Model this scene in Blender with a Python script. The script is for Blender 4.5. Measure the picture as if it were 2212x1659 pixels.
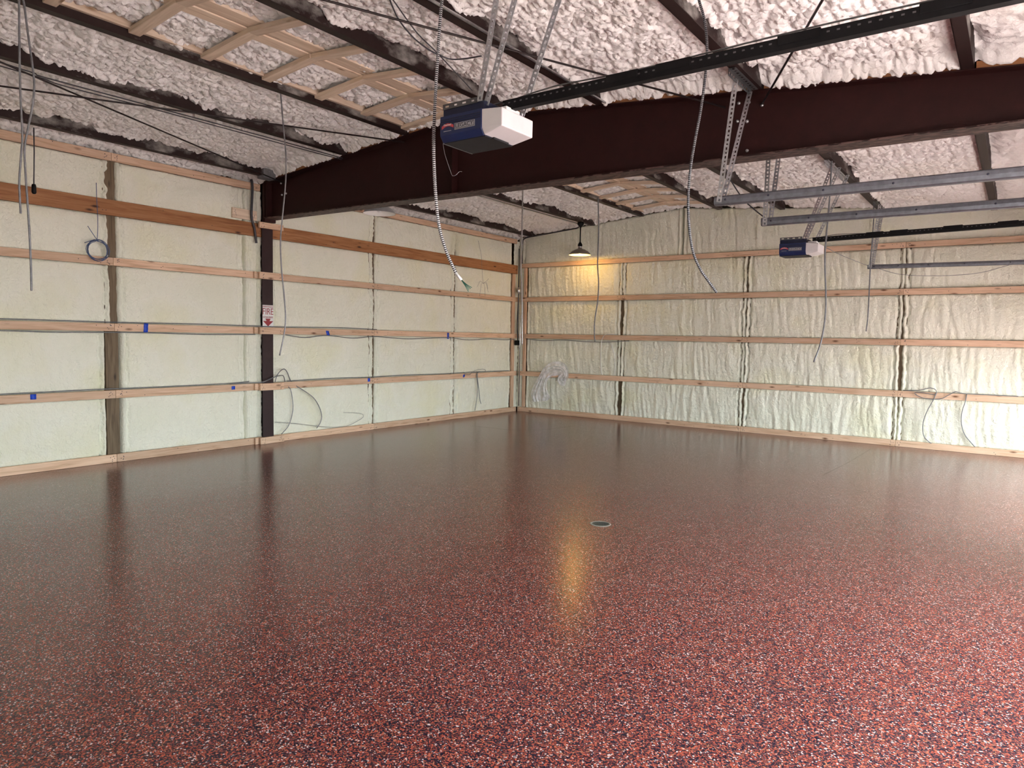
import bpy, bmesh, math, random
import numpy as np
from mathutils import Vector, Matrix

for _o in list(bpy.data.objects):
    bpy.data.objects.remove(_o)
scene = bpy.context.scene
COL = scene.collection
random.seed(7)

# ------------------------------------------------------------------ camera
CAM = (8.3224, -11.7209, 1.5065)
cam_data = bpy.data.cameras.new('camera')
cam_data.sensor_width = 36.0
cam_data.lens = 36.0 * 1514.36 / 2212.0
cam_data.clip_start = 0.05
cam_data.clip_end = 200
cam = bpy.data.objects.new('camera', cam_data)
COL.objects.link(cam)
cam.matrix_world = Matrix(((0.8098700756, -0.0532209977, 0.5841900256, CAM[0]),
                           (0.5863316613, 0.0428062079, -0.8089393126, CAM[1]),
                           (0.0180455976, 0.9976648505, 0.0658726228, CAM[2]),
                           (0, 0, 0, 1)))
scene.camera = cam

# ------------------------------------------------------------------ daylight
WIDTH, DEPTH = 9.3, 12.9            # the hall: x 0..9.3, y -12.9..0
DOORS = [(-11.05, -6.45), (-5.1, -0.65)]   # two open garage doorways in the right wall (y ranges)
DOOR_H = 2.45
OPEN_H = [2.45, 1.45]               # the far door is only part-way up
world = bpy.data.worlds.new('overcast_sky')
scene.world = world
world.use_nodes = True
bg = world.node_tree.nodes['Background']
bg.inputs['Color'].default_value = (0.90, 0.985, 0.985, 1)
bg.inputs['Strength'].default_value = 7.6
sun_d = bpy.data.lights.new('sun', 'SUN')   # high sun on the driveway, nearly along the door wall
sun_d.energy = 20.0; sun_d.angle = math.radians(0.6); sun_d.color = (1.0, 0.96, 0.90)
sun = bpy.data.objects.new('sun', sun_d); COL.objects.link(sun)
sun.rotation_euler = Vector((-0.05, -0.58, -0.81)).to_track_quat('-Z', 'Y').to_euler()
for (ya, yb), oh in zip(DOORS, OPEN_H):   # sampling portals in the doorways: they let the sky light in, they emit nothing
    ld = bpy.data.lights.new('doorway_portal', 'AREA')
    ld.shape = 'RECTANGLE'
    ld.size = oh
    ld.size_y = yb - ya
    ld.cycles.is_portal = True
    lo = bpy.data.objects.new('doorway_portal', ld)
    COL.objects.link(lo)
    lo.location = (WIDTH + 0.02, (ya + yb) / 2, oh / 2)
    lo.rotation_euler = (0, math.radians(90), 0)
scene.view_settings.view_transform = 'Standard'
scene.view_settings.look = 'None'
scene.view_settings.gamma = 1.0
scene.view_settings.use_curve_mapping = False
scene.view_settings.exposure = 0.85
scene.cycles.use_denoising = True
scene.cycles.denoising_prefilter = 'ACCURATE'
scene.cycles.adaptive_threshold = 0.1
scene.cycles.max_bounces = 6
scene.cycles.diffuse_bounces = 4
scene.cycles.glossy_bounces = 3
scene.cycles.transparent_max_bounces = 12
scene.cycles.sample_clamp_indirect = 6.0
scene.cycles.caustics_reflective = False
scene.cycles.caustics_refractive = False

# ------------------------------------------------------------------ noise helpers
def _hash(ix, iy, seed):
    h = (ix.astype(np.int64) * 374761393 + iy.astype(np.int64) * 668265263 + seed * 1442695041) & 0xFFFFFFFF
    h = ((h ^ (h >> 13)) * 1274126177) & 0xFFFFFFFF
    return (h ^ (h >> 16)) & 0xFFFF

def perlin(x, y, seed=0):
    x0 = np.floor(x); y0 = np.floor(y)
    fx = x - x0; fy = y - y0
    def g(ix, iy, dx, dy):
        a = _hash(ix, iy, seed) * (2 * math.pi / 65536.0)
        return np.cos(a) * dx + np.sin(a) * dy
    u = fx * fx * fx * (fx * (fx * 6 - 15) + 10)
    v = fy * fy * fy * (fy * (fy * 6 - 15) + 10)
    n00 = g(x0, y0, fx, fy); n10 = g(x0 + 1, y0, fx - 1, fy)
    n01 = g(x0, y0 + 1, fx, fy - 1); n11 = g(x0 + 1, y0 + 1, fx - 1, fy - 1)
    a = n00 + u * (n10 - n00); b = n01 + u * (n11 - n01)
    return (a + v * (b - a)) * 1.4

def bubbles(x, y, seed=0):
    """rounded lumps, 1 at a lump's middle, 0 in the creases between them"""
    x0 = np.floor(x); y0 = np.floor(y)
    best = np.full(x.shape, 9.0)
    for dx in (-1, 0, 1):
        for dy in (-1, 0, 1):
            cx = x0 + dx; cy = y0 + dy
            px_ = cx + 0.15 + 0.7 * _hash(cx, cy, seed) / 65536.0
            py_ = cy + 0.15 + 0.7 * _hash(cx, cy, seed + 17) / 65536.0
            best = np.minimum(best, (px_ - x) ** 2 + (py_ - y) ** 2)
    return np.sqrt(np.clip(1.0 - best / 0.42, 0.0, 1.0))

# ------------------------------------------------------------------ mesh helpers
def link(name, me, parent=None, mats=()):
    o = bpy.data.objects.new(name, me)
    for m in mats:
        if me is not None and m.name not in [s.name for s in me.materials if s]:
            me.materials.append(m)
    COL.objects.link(o)
    if parent is not None:
        o.parent = parent
    return o

def tag(o, label=None, cat=None, group=None, kind=None):
    if label: o['label'] = label
    if cat: o['category'] = cat
    if group: o['group'] = group
    if kind: o['kind'] = kind
    return o

def empty(name, loc=(0, 0, 0)):
    o = bpy.data.objects.new(name, None)
    o.empty_display_size = 0.1
    COL.objects.link(o)
    o.location = loc
    return o

def grid_mesh(name, X, Y, Z, smooth=True, flip=False):
    nv, nu = X.shape
    co = np.stack([X, Y, Z], -1).reshape(-1, 3).astype(np.float32)
    idx = np.arange(nu * nv).reshape(nv, nu)
    a, b, c, d = idx[:-1, :-1], idx[:-1, 1:], idx[1:, 1:], idx[1:, :-1]
    f = np.stack([a, d, c, b] if flip else [a, b, c, d], -1).reshape(-1).astype(np.int32)
    nf = len(f) // 4
    me = bpy.data.meshes.new(name)
    me.vertices.add(len(co)); me.vertices.foreach_set('co', co.ravel())
    me.loops.add(len(f)); me.loops.foreach_set('vertex_index', f)
    me.polygons.add(nf)
    me.polygons.foreach_set('loop_start', np.arange(0, nf * 4, 4, dtype=np.int32))
    me.polygons.foreach_set('loop_total', np.full(nf, 4, dtype=np.int32))
    if smooth:
        me.polygons.foreach_set('use_smooth', np.ones(nf, dtype=bool))
    me.update(calc_edges=True)
    return me

class MB:
    """collects boxes, tubes, prisms into one mesh"""
    def __init__(self):
        self.v = []; self.f = []; self.m = []; self.s = []
    def poly(self, pts, faces, mi=0, smooth=False):
        b = len(self.v)
        self.v += [tuple(p) for p in pts]
        for f in faces:
            self.f.append([i + b for i in f]); self.m.append(mi); self.s.append(smooth)
        return self
    def box(self, lo, hi, mi=0):
        (x0, y0, z0), (x1, y1, z1) = lo, hi
        p = [(x0, y0, z0), (x1, y0, z0), (x1, y1, z0), (x0, y1, z0), (x0, y0, z1), (x1, y0, z1), (x1, y1, z1), (x0, y1, z1)]
        return self.poly(p, [(0, 3, 2, 1), (4, 5, 6, 7), (0, 1, 5, 4), (1, 2, 6, 5), (2, 3, 7, 6), (3, 0, 4, 7)], mi)
    def tube(self, pts, r, n=8, mi=0, caps=True):
        pts = [Vector(p) for p in pts]
        rs = r if isinstance(r, (list, tuple)) else [r] * len(pts)
        b = len(self.v)
        t = (pts[1] - pts[0]).normalized()
        up = Vector((0, 0, 1)) if abs(t.z) < 0.9 else Vector((1, 0, 0))
        nrm = t.cross(up).normalized()
        for i, p in enumerate(pts):
            a = pts[max(i - 1, 0)]; c = pts[min(i + 1, len(pts) - 1)]
            t = (c - a).normalized()
            nrm = (nrm - t * nrm.dot(t))
            nrm = nrm.normalized() if nrm.length > 1e-6 else t.orthogonal().normalized()
            bi = t.cross(nrm)
            for k in range(n):
                w = 2 * math.pi * k / n
                self.v.append(tuple(p + (nrm * math.cos(w) + bi * math.sin(w)) * rs[i]))
        for i in range(len(pts) - 1):
            mm = mi(i) if callable(mi) else mi
            for k in range(n):
                k2 = (k + 1) % n
                self.f.append([b + i * n + k, b + i * n + k2, b + (i + 1) * n + k2, b + (i + 1) * n + k])
                self.m.append(mm); self.s.append(True)
        if caps:
            mm = mi(0) if callable(mi) else mi
            self.f.append([b + k for k in range(n)][::-1]); self.m.append(mm); self.s.append(False)
            e = b + (len(pts) - 1) * n
            self.f.append([e + k for k in range(n)]); self.m.append(mm); self.s.append(False)
        return self
    def lathe(self, prof, c=(0, 0, 0), n=24, mi=0, axis='z'):
        b = len(self.v)
        for (r, h) in prof:
            for k in range(n):
                w = 2 * math.pi * k / n
                q = (r * math.cos(w), r * math.sin(w), h)
                if axis == 'x': q = (h, r * math.cos(w), r * math.sin(w))
                if axis == 'y': q = (r * math.cos(w), h, r * math.sin(w))
                self.v.append((c[0] + q[0], c[1] + q[1], c[2] + q[2]))
        for i in range(len(prof) - 1):
            for k in range(n):
                k2 = (k + 1) % n
                self.f.append([b + i * n + k, b + i * n + k2, b + (i + 1) * n + k2, b + (i + 1) * n + k])
                self.m.append(mi); self.s.append(True)
        return self
    def extrude(self, prof, fn0, fn1, mi=0, closed=True, caps=True):
        """prof: 2-D points; fn0/fn1 map a 2-D point to the two 3-D ends"""
        b = len(self.v); n = len(prof)
        self.v += [tuple(fn0(*p)) for p in prof] + [tuple(fn1(*p)) for p in prof]
        for k in range(n if closed else n - 1):
            k2 = (k + 1) % n
            self.f.append([b + k, b + k2, b + n + k2, b + n + k]); self.m.append(mi); self.s.append(False)
        if caps and closed:
            self.f.append([b + k for k in range(n)][::-1]); self.m.append(mi); self.s.append(False)
            self.f.append([b + n + k for k in range(n)]); self.m.append(mi); self.s.append(False)
        return self
    def build(self, name, mats, parent=None, bevel=0.0):
        me = bpy.data.meshes.new(name)
        me.from_pydata(self.v, [], self.f)
        me.polygons.foreach_set('material_index', self.m)
        me.polygons.foreach_set('use_smooth', self.s)
        mats = mats if isinstance(mats, (list, tuple)) else [mats]
        for m in mats: me.materials.append(m)
        bm = bmesh.new(); bm.from_mesh(me)
        bmesh.ops.recalc_face_normals(bm, faces=bm.faces)
        bm.to_mesh(me); bm.free()
        o = bpy.data.objects.new(name, me)
        COL.objects.link(o)
        if parent is not None: o.parent = parent
        if bevel:
            md = o.modifiers.new('bevel', 'BEVEL'); md.width = bevel; md.segments = 2; md.limit_method = 'ANGLE'
        return o

def smooth_path(pts, step=0.03):
    P = [Vector(p) for p in pts]
    P = [P[0] * 2 - P[1]] + P + [P[-1] * 2 - P[-2]]
    out = []
    for i in range(1, len(P) - 2):
        a, b, c, d = P[i - 1], P[i], P[i + 1], P[i + 2]
        n = max(2, int((c - b).length / step))
        for k in range(n):
            t = k / n
            out.append(0.5 * ((2 * b) + (c - a) * t + (2 * a - 5 * b + 4 * c - d) * t * t + (3 * b - a - 3 * c + d) * t ** 3))
    out.append(P[-2])
    return out

# ------------------------------------------------------------------ materials
def new_mat(name):
    m = bpy.data.materials.new(name); m.use_nodes = True
    nt = m.node_tree
    return m, nt, nt.nodes['Principled BSDF']

def N(nt, typ, **kw):
    n = nt.nodes.new(typ)
    for k, v in kw.items():
        if k.startswith('i_'):
            n.inputs[k[2:].replace('_', ' ')].default_value = v
        else:
            setattr(n, k, v)
    return n

def ramp(nt, fac, stops, interp='LINEAR'):
    r = nt.nodes.new('ShaderNodeValToRGB')
    r.color_ramp.interpolation = interp
    el = r.color_ramp.elements
    while len(el) < len(stops): el.new(0.5)
    for e, (p, c) in zip(el, stops):
        e.position = p
        e.color = (c[0], c[1], c[2], 1) if hasattr(c, '__len__') else (c, c, c, 1)
    nt.links.new(fac, r.inputs[0])
    return r.outputs[0]

def plain(name, col, rough=0.5, metal=0.0, var=0.08, scale=12.0, spec=0.5, bump=0.0):
    m, nt, b = new_mat(name)
    tc = N(nt, 'ShaderNodeTexCoord')
    no = N(nt, 'ShaderNodeTexNoise'); no.inputs['Scale'].default_value = scale; no.inputs['Detail'].default_value = 4
    nt.links.new(tc.outputs['Object'], no.inputs['Vector'])
    lo = tuple(c * (1 - var * 2) for c in col); hi = tuple(min(1, c * (1 + var * 2)) for c in col)
    nt.links.new(ramp(nt, no.outputs['Fac'], [(0.3, lo), (0.7, hi)]), b.inputs['Base Color'])
    b.inputs['Roughness'].default_value = rough
    b.inputs['Metallic'].default_value = metal
    b.inputs['Specular IOR Level'].default_value = spec
    if bump:
        bp = N(nt, 'ShaderNodeBump'); bp.inputs['Strength'].default_value = bump; bp.inputs['Distance'].default_value = 0.002
        nt.links.new(no.outputs['Fac'], bp.inputs['Height']); nt.links.new(bp.outputs[0], b.inputs['Normal'])
    return m

def foam_mat(name, c1, c2, c3, bscale, bstr, bdist):
    m, nt, b = new_mat(name)
    tc = N(nt, 'ShaderNodeTexCoord')
    n1 = N(nt, 'ShaderNodeTexNoise'); n1.inputs['Scale'].default_value = 1.3; n1.inputs['Detail'].default_value = 5
    nt.links.new(tc.outputs['Object'], n1.inputs['Vector'])
    nt.links.new(ramp(nt, n1.outputs['Fac'], [(0.33, c1), (0.5, c2), (0.68, c3)]), b.inputs['Base Color'])
    n2 = N(nt, 'ShaderNodeTexNoise'); n2.inputs['Scale'].default_value = bscale; n2.inputs['Detail'].default_value = 3
    n2.inputs['Distortion'].default_value = 0.6
    nt.links.new(tc.outputs['Object'], n2.inputs['Vector'])
    bp = N(nt, 'ShaderNodeBump'); bp.inputs['Strength'].default_value = bstr; bp.inputs['Distance'].default_value = bdist
    nt.links.new(n2.outputs['Fac'], bp.inputs['Height']); nt.links.new(bp.outputs[0], b.inputs['Normal'])
    b.inputs['Roughness'].default_value = 0.62
    b.inputs['Specular IOR Level'].default_value = 0.35
    return m

M_FOAM = foam_mat('spray_foam_wall', (0.81, 0.82, 0.70), (0.84, 0.845, 0.745), (0.81, 0.81, 0.635), 42, 0.8, 0.014)
M_FOAMC = foam_mat('spray_foam_ceiling', (0.86, 0.84, 0.83), (0.89, 0.87, 0.87), (0.86, 0.83, 0.80), 48, 0.6, 0.010)

def wood_mat(name, light, mid, dark, knot):
    m, nt, b = new_mat(name)
    tc = N(nt, 'ShaderNodeTexCoord'); oi = N(nt, 'ShaderNodeObjectInfo')
    mul = N(nt, 'ShaderNodeMath', operation='MULTIPLY'); mul.inputs[1].default_value = 37.0
    nt.links.new(oi.outputs['Random'], mul.inputs[0])
    add = N(nt, 'ShaderNodeVectorMath', operation='ADD')
    nt.links.new(tc.outputs['Object'], add.inputs[0]); nt.links.new(mul.outputs[0], add.inputs[1])
    mp = N(nt, 'ShaderNodeMapping'); mp.inputs['Scale'].default_value = (1.1, 16, 16)
    nt.links.new(add.outputs[0], mp.inputs['Vector'])
    n1 = N(nt, 'ShaderNodeTexNoise'); n1.inputs['Scale'].default_value = 2.2; n1.inputs['Detail'].default_value = 6; n1.inputs['Distortion'].default_value = 0.8
    nt.links.new(mp.outputs[0], n1.inputs['Vector'])
    base = ramp(nt, n1.outputs['Fac'], [(0.28, dark), (0.47, mid), (0.66, light)])
    mp2 = N(nt, 'ShaderNodeMapping'); mp2.inputs['Scale'].default_value = (3.0, 9, 9)
    nt.links.new(add.outputs[0], mp2.inputs['Vector'])
    vo = N(nt, 'ShaderNodeTexVoronoi'); vo.inputs['Scale'].default_value = 1.0
    nt.links.new(mp2.outputs[0], vo.inputs['Vector'])
    kn = ramp(nt, vo.outputs['Distance'], [(0.05, 1.0), (0.17, 0.0)])
    mx = N(nt, 'ShaderNodeMix', data_type='RGBA')
    nt.links.new(kn, mx.inputs[0]); nt.links.new(base, mx.inputs[6]); mx.inputs[7].default_value = (*knot, 1)
    # each board a little lighter or darker
    hv = N(nt, 'ShaderNodeHueSaturation')
    mr = N(nt, 'ShaderNodeMapRange'); mr.inputs[3].default_value = 0.86; mr.inputs[4].default_value = 1.12
    nt.links.new(oi.outputs['Random'], mr.inputs[0]); nt.links.new(mr.outputs[0], hv.inputs['Value'])
    nt.links.new(mx.outputs[2], hv.inputs['Color'])
    nt.links.new(hv.outputs[0], b.inputs['Base Color'])
    b.inputs['Roughness'].default_value = 0.6
    b.inputs['Specular IOR Level'].default_value = 0.3
    return m

M_PINE = wood_mat('pine_lumber', (0.74, 0.53, 0.39), (0.66, 0.45, 0.315), (0.51, 0.32, 0.205), (0.16, 0.07, 0.035))
M_HEADER = wood_mat('brown_fir_header', (0.44, 0.215, 0.10), (0.36, 0.16, 0.068), (0.25, 0.10, 0.04), (0.06, 0.022, 0.012))
M_POST = wood_mat('weathered_post', (0.185, 0.135, 0.085), (0.135, 0.095, 0.058), (0.08, 0.054, 0.033), (0.04, 0.025, 0.016))
M_BLOCK = wood_mat('blocking_lumber', (0.78, 0.64, 0.51), (0.70, 0.555, 0.43), (0.58, 0.44, 0.32), (0.3, 0.18, 0.10))

def steel_mat(name, col, worn=None, spray=False, rough=0.45):
    m, nt, b = new_mat(name)
    tc = N(nt, 'ShaderNodeTexCoord')
    n1 = N(nt, 'ShaderNodeTexNoise'); n1.inputs['Scale'].default_value = 7; n1.inputs['Detail'].default_value = 8; n1.inputs['Roughness'].default_value = 0.7
    nt.links.new(tc.outputs['Object'], n1.inputs['Vector'])
    c = ramp(nt, n1.outputs['Fac'], [(0.35, tuple(q * 0.75 for q in col)), (0.6, col), (0.75, tuple(q * 1.5 for q in col))])
    if worn:
        mp = N(nt, 'ShaderNodeMapping'); mp.inputs['Scale'].default_value = (14, 45, 45)
        nt.links.new(tc.outputs['Object'], mp.inputs['Vector'])
        n2 = N(nt, 'ShaderNodeTexNoise'); n2.inputs['Scale'].default_value = 1.0; n2.inputs['Detail'].default_value = 5
        nt.links.new(mp.outputs[0], n2.inputs['Vector'])
        f = ramp(nt, n2.outputs['Fac'], [(0.46, 0.0), (0.54, 1.0)])
        mx = N(nt, 'ShaderNodeMix', data_type='RGBA')
        nt.links.new(f, mx.inputs[0]); nt.links.new(c, mx.inputs[6]); mx.inputs[7].default_value = (*worn, 1)
        c = mx.outputs[2]
    if spray:                       # fuzzy overspray of foam clinging to the steel in patches along its length
        mp = N(nt, 'ShaderNodeMapping'); mp.inputs['Scale'].default_value = (3, 1.7, 3)
        nt.links.new(tc.outputs['Object'], mp.inputs['Vector'])
        n3 = N(nt, 'ShaderNodeTexNoise'); n3.inputs['Scale'].default_value = 1.0; n3.inputs['Detail'].default_value = 7; n3.inputs['Roughness'].default_value = 0.62
        nt.links.new(mp.outputs[0], n3.inputs['Vector'])
        f = ramp(nt, n3.outputs['Fac'], [(0.54, 0.0), (0.70, 0.6)])
        mx = N(nt, 'ShaderNodeMix', data_type='RGBA')
        nt.links.new(f, mx.inputs[0]); nt.links.new(c, mx.inputs[6]); mx.inputs[7].default_value = (0.55, 0.53, 0.5, 1)
        c = mx.outputs[2]
    nt.links.new(c, b.inputs['Base Color'])
    b.inputs['Roughness'].default_value = rough
    b.inputs['Specular IOR Level'].default_value = 0.22
    return m

M_BEAM = steel_mat('maroon_primer_steel', (0.026, 0.0062, 0.006), rough=0.6)
M_FLANGE = steel_mat('worn_primer_flange', (0.02, 0.008, 0.008), worn=(0.10, 0.06, 0.055), rough=0.5)
M_COLUMN = steel_mat('column_primer_steel', (0.036, 0.018, 0.02), rough=0.45)
M_PURLIN = steel_mat('purlin_primer_steel', (0.026, 0.014, 0.013), rough=0.5)
M_PURLW = steel_mat('purlin_web_overspray', (0.026, 0.014, 0.013), spray=True, rough=0.6)
M_GALV = plain('galvanised_steel', (0.52, 0.53, 0.56), 0.38, 0.85, 0.12, 40)
M_TRACK = plain('track_steel', (0.17, 0.18, 0.21), 0.42, 0.7, 0.1, 25)
M_CONDUIT = plain('grey_conduit', (0.24, 0.24, 0.26), 0.45, 0.5, 0.1, 30)
M_EMT = plain('silver_conduit', (0.55, 0.54, 0.55), 0.3, 0.9, 0.08, 30)
M_CABLE = plain('dark_cable', (0.045, 0.045, 0.055), 0.5, 0.0, 0.1, 30)
M_GCABLE = plain('grey_cable', (0.19, 0.20, 0.22), 0.45, 0.2, 0.1, 30)
M_ROD = plain('brace_rod_steel', (0.03, 0.02, 0.02), 0.45, 0.5, 0.1, 20)
M_BLACK = plain('black_plastic', (0.006, 0.006, 0.007), 0.5, 0.0, 0.1, 20, 0.15)
M_BLUE = plain('opener_blue_plastic', (0.012, 0.022, 0.085), 0.42, 0.0, 0.06, 20)
M_NAVY = plain('opener_navy_metal', (0.010, 0.015, 0.045), 0.4, 0.1, 0.06, 20)
M_LENS = plain('opener_white_lens', (0.66, 0.64, 0.66), 0.35, 0.0, 0.02, 8)
M_UNDER = plain('opener_dark_underside', (0.016, 0.016, 0.019), 0.55, 0.0, 0.1, 20, 0.2)
M_BRACKET = plain('bracket_grey', (0.13, 0.13, 0.135), 0.45, 0.6, 0.1, 20)
M_PLATE = plain('badge_silver', (0.45, 0.45, 0.48), 0.35, 0.3, 0.05, 20)
M_INK = plain('badge_black_ink', (0.01, 0.012, 0.03), 0.5, 0.0, 0.02, 20)
M_RIBBON = plain('ribbon_red', (0.55, 0.07, 0.08), 0.45, 0.0, 0.04, 20)
M_WHITE = plain('white_paint', (0.75, 0.75, 0.76), 0.45, 0.0, 0.03, 20)
M_TAPE = plain('blue_painters_tape', (0.008, 0.06, 0.55), 0.55, 0.0, 0.08, 30)
M_SIGNRED = plain('sign_red_ink', (0.30, 0.018, 0.03), 0.45, 0.0, 0.04, 20)
M_BLUEWIRE = plain('blue_grey_wire', (0.06, 0.10, 0.22), 0.45, 0.0, 0.08, 20)
M_GREEN = plain('green_wire', (0.01, 0.10, 0.07), 0.45, 0.0, 0.05, 20)
M_FLEXL = plain('flex_lit_ridge', (0.72, 0.71, 0.74), 0.35, 0.3, 0.05, 30)  # shine of the metal ridges put into the colour
M_FLEXD = plain('flex_groove_shade', (0.025, 0.025, 0.03), 0.5, 0.3, 0.05, 30)  # shade between the ridges put into the colour
M_SHADE = plain('lamp_shade_grey', (0.20, 0.185, 0.17), 0.35, 0.4, 0.05, 20)
M_SHADEIN = plain('lamp_shade_inside', (0.85, 0.84, 0.82), 0.3, 0.0, 0.02, 20)
M_SHADEAL = plain('lamp_shade_silver', (0.55, 0.57, 0.60), 0.3, 0.7, 0.05, 20)
M_RIM = plain('drain_rim', (0.33, 0.34, 0.31), 0.4, 0.3, 0.1, 60)
M_GRATE = plain('drain_grate', (0.10, 0.13, 0.13), 0.4, 0.5, 0.1, 60)
M_SEAL = plain('floor_joint_sealant', (0.012, 0.006, 0.006), 0.22, 0.0, 0.1, 30)
M_SEAL.node_tree.nodes['Principled BSDF'].inputs['IOR'].default_value = 1.45
M_APRON = plain('pink_bounce_apron', (0.42, 0.355, 0.345), 0.85, 0.0, 0.08, 2)  # ground out of view, reddish tint added to bounce pink light onto the ceiling
M_DOOR = plain('white_door_panel', (0.7, 0.7, 0.68), 0.5, 0.0, 0.03, 6)
M_SHEATH = plain('wall_sheathing', (0.16, 0.12, 0.08), 0.8, 0.0, 0.15, 3)
M_DECK = plain('roof_deck', (0.10, 0.085, 0.07), 0.8, 0.0, 0.15, 3)

m, nt, b = new_mat('lamp_bulb'); M_BULB = m
b.inputs['Base Color'].default_value = (1, 0.85, 0.6, 1)
b.inputs['Emission Color'].default_value = (1, 0.70, 0.30, 1)
b.inputs['Emission Strength'].default_value = 4

m, nt, b = new_mat('clear_plastic_film'); M_FILM = m
tc = N(nt, 'ShaderNodeTexCoord'); no = N(nt, 'ShaderNodeTexNoise'); no.inputs['Scale'].default_value = 14; no.inputs['Detail'].default_value = 6
nt.links.new(tc.outputs['Object'], no.inputs['Vector'])
nt.links.new(ramp(nt, no.outputs['Fac'], [(0.35, 0.45), (0.7, 0.9)]), b.inputs['Alpha'])
b.inputs['Base Color'].default_value = (0.86, 0.86, 0.90, 1)
b.inputs['Roughness'].default_value = 0.22
bp = N(nt, 'ShaderNodeBump'); bp.inputs['Strength'].default_value = 0.35; bp.inputs['Distance'].default_value = 0.008
nt.links.new(no.outputs['Fac'], bp.inputs['Height']); nt.links.new(bp.outputs[0], b.inputs['Normal'])

# floor: broadcast colour flakes under a glossy clear coat
m, nt, b = new_mat('red_flake_epoxy'); M_FLOOR = m
tc = N(nt, 'ShaderNodeTexCoord')
wn = N(nt, 'ShaderNodeTexNoise'); wn.inputs['Scale'].default_value = 130; wn.inputs['Detail'].default_value = 1
nt.links.new(tc.outputs['Object'], wn.inputs['Vector'])
wv = N(nt, 'ShaderNodeVectorMath', operation='SCALE'); wv.inputs['Scale'].default_value = 0.005
nt.links.new(wn.outputs['Color'], wv.inputs[0])
ad = N(nt, 'ShaderNodeVectorMath', operation='ADD')
nt.links.new(tc.outputs['Object'], ad.inputs[0]); nt.links.new(wv.outputs[0], ad.inputs[1])
vo = N(nt, 'ShaderNodeTexVoronoi'); vo.inputs['Scale'].default_value = 190
nt.links.new(ad.outputs[0], vo.inputs['Vector'])
sp = N(nt, 'ShaderNodeSeparateColor'); nt.links.new(vo.outputs['Color'], sp.inputs[0])
flakes = ramp(nt, sp.outputs[0], [(0.0, (0.007, 0.007, 0.020)), (0.33, (0.05, 0.016, 0.018)), (0.45, (0.175, 0.038, 0.030)),
                                  (0.64, (0.33, 0.072, 0.044)), (0.80, (0.10, 0.036, 0.040)), (0.90, (0.48, 0.40, 0.40)), (0.95, (0.33, 0.13, 0.075))], 'CONSTANT')
nt.links.new(flakes, b.inputs['Base Color'])
b.inputs['Roughness'].default_value = 0.22
b.inputs['IOR'].default_value = 1.62
bn = N(nt, 'ShaderNodeTexNoise'); bn.inputs['Scale'].default_value = 60; bn.inputs['Detail'].default_value = 3
nt.links.new(tc.outputs['Object'], bn.inputs['Vector'])
bp = N(nt, 'ShaderNodeBump'); bp.inputs['Strength'].default_value = 0.12; bp.inputs['Distance'].default_value = 0.002
nt.links.new(bn.outputs['Fac'], bp.inputs['Height'])
bn2 = N(nt, 'ShaderNodeTexNoise'); bn2.inputs['Scale'].default_value = 1.6; bn2.inputs['Detail'].default_value = 2
nt.links.new(tc.outputs['Object'], bn2.inputs['Vector'])
bp2 = N(nt, 'ShaderNodeBump'); bp2.inputs['Strength'].default_value = 0.25; bp2.inputs['Distance'].default_value = 0.01
nt.links.new(bn2.outputs['Fac'], bp2.inputs['Height']); nt.links.new(bp.outputs[0], bp2.inputs['Normal'])
nt.links.new(bp2.outputs[0], b.inputs['Normal'])

# ------------------------------------------------------------------ the setting
RIDGE = 3.4
def roof(x):                        # underside of the purlins
    return 3.50 + 0.083 * x if x < RIDGE else 3.782 - 0.0925 * (x - RIDGE)
def roofv(x):
    return np.where(x < RIDGE, 3.50 + 0.083 * x, 3.782 - 0.0925 * (x - RIDGE))

fl = MB().box((-0.25, -DEPTH - 0.1, -0.15), (WIDTH + 0.1, 0.25, 0.0)).build('floor', M_FLOOR)
tag(fl, kind='structure')
gr = MB().box((WIDTH + 0.1, -40, -0.2), (60, 30, -0.03)).build('ground', M_APRON)
tag(gr, kind='structure')

dk = MB()
dk.extrude([(-0.3, 3.74), (RIDGE, 4.03), (WIDTH + 0.3, 3.47), (WIDTH + 0.3, 3.55), (RIDGE, 4.11), (-0.3, 3.82)],
           lambda x, z: (x, -DEPTH - 0.2, z), lambda x, z: (x, 0.35, z))
ceiling = dk.build('ceiling', M_DECK); tag(ceiling, kind='structure')
wl = MB().box((-0.30, -DEPTH - 0.1, -0.1), (-0.22, 0.30, 3.85)).build('wall_left', M_SHEATH); tag(wl, kind='structure')
wb = MB().box((-0.30, 0.22, -0.1), (WIDTH + 0.1, 0.30, 4.05)).build('wall_back', M_SHEATH); tag(wb, kind='structure')
wf = MB().box((-0.24, -DEPTH - 0.1, -0.1), (WIDTH + 0.1, -DEPTH, 4.05)).build('wall_front', M_FOAM); tag(wf, kind='structure')
wr = MB()
ys = [-DEPTH, DOORS[0][0], DOORS[0][1], DOORS[1][0], DOORS[1][1], 0.24]
for i in (0, 2, 4):
    wr.box((WIDTH, ys[i], -0.1), (WIDTH + 0.1, ys[i + 1], 3.6))
for (ya, yb) in DOORS:
    wr.box((WIDTH, ya, DOOR_H), (WIDTH + 0.1, yb, 3.6))
wr = wr.build('wall_right', M_FOAM); tag(wr, kind='structure')
dp = MB()
for k in range(2):                  # sections of the far door still hanging in its opening
    dp.box((WIDTH + 0.02, DOORS[1][0], OPEN_H[1] + 0.5 * k + 0.004), (WIDTH + 0.06, DOORS[1][1], OPEN_H[1] + 0.5 * (k + 1)))
dp = dp.build('door_1', M_DOOR); tag(dp, kind='structure')

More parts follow.
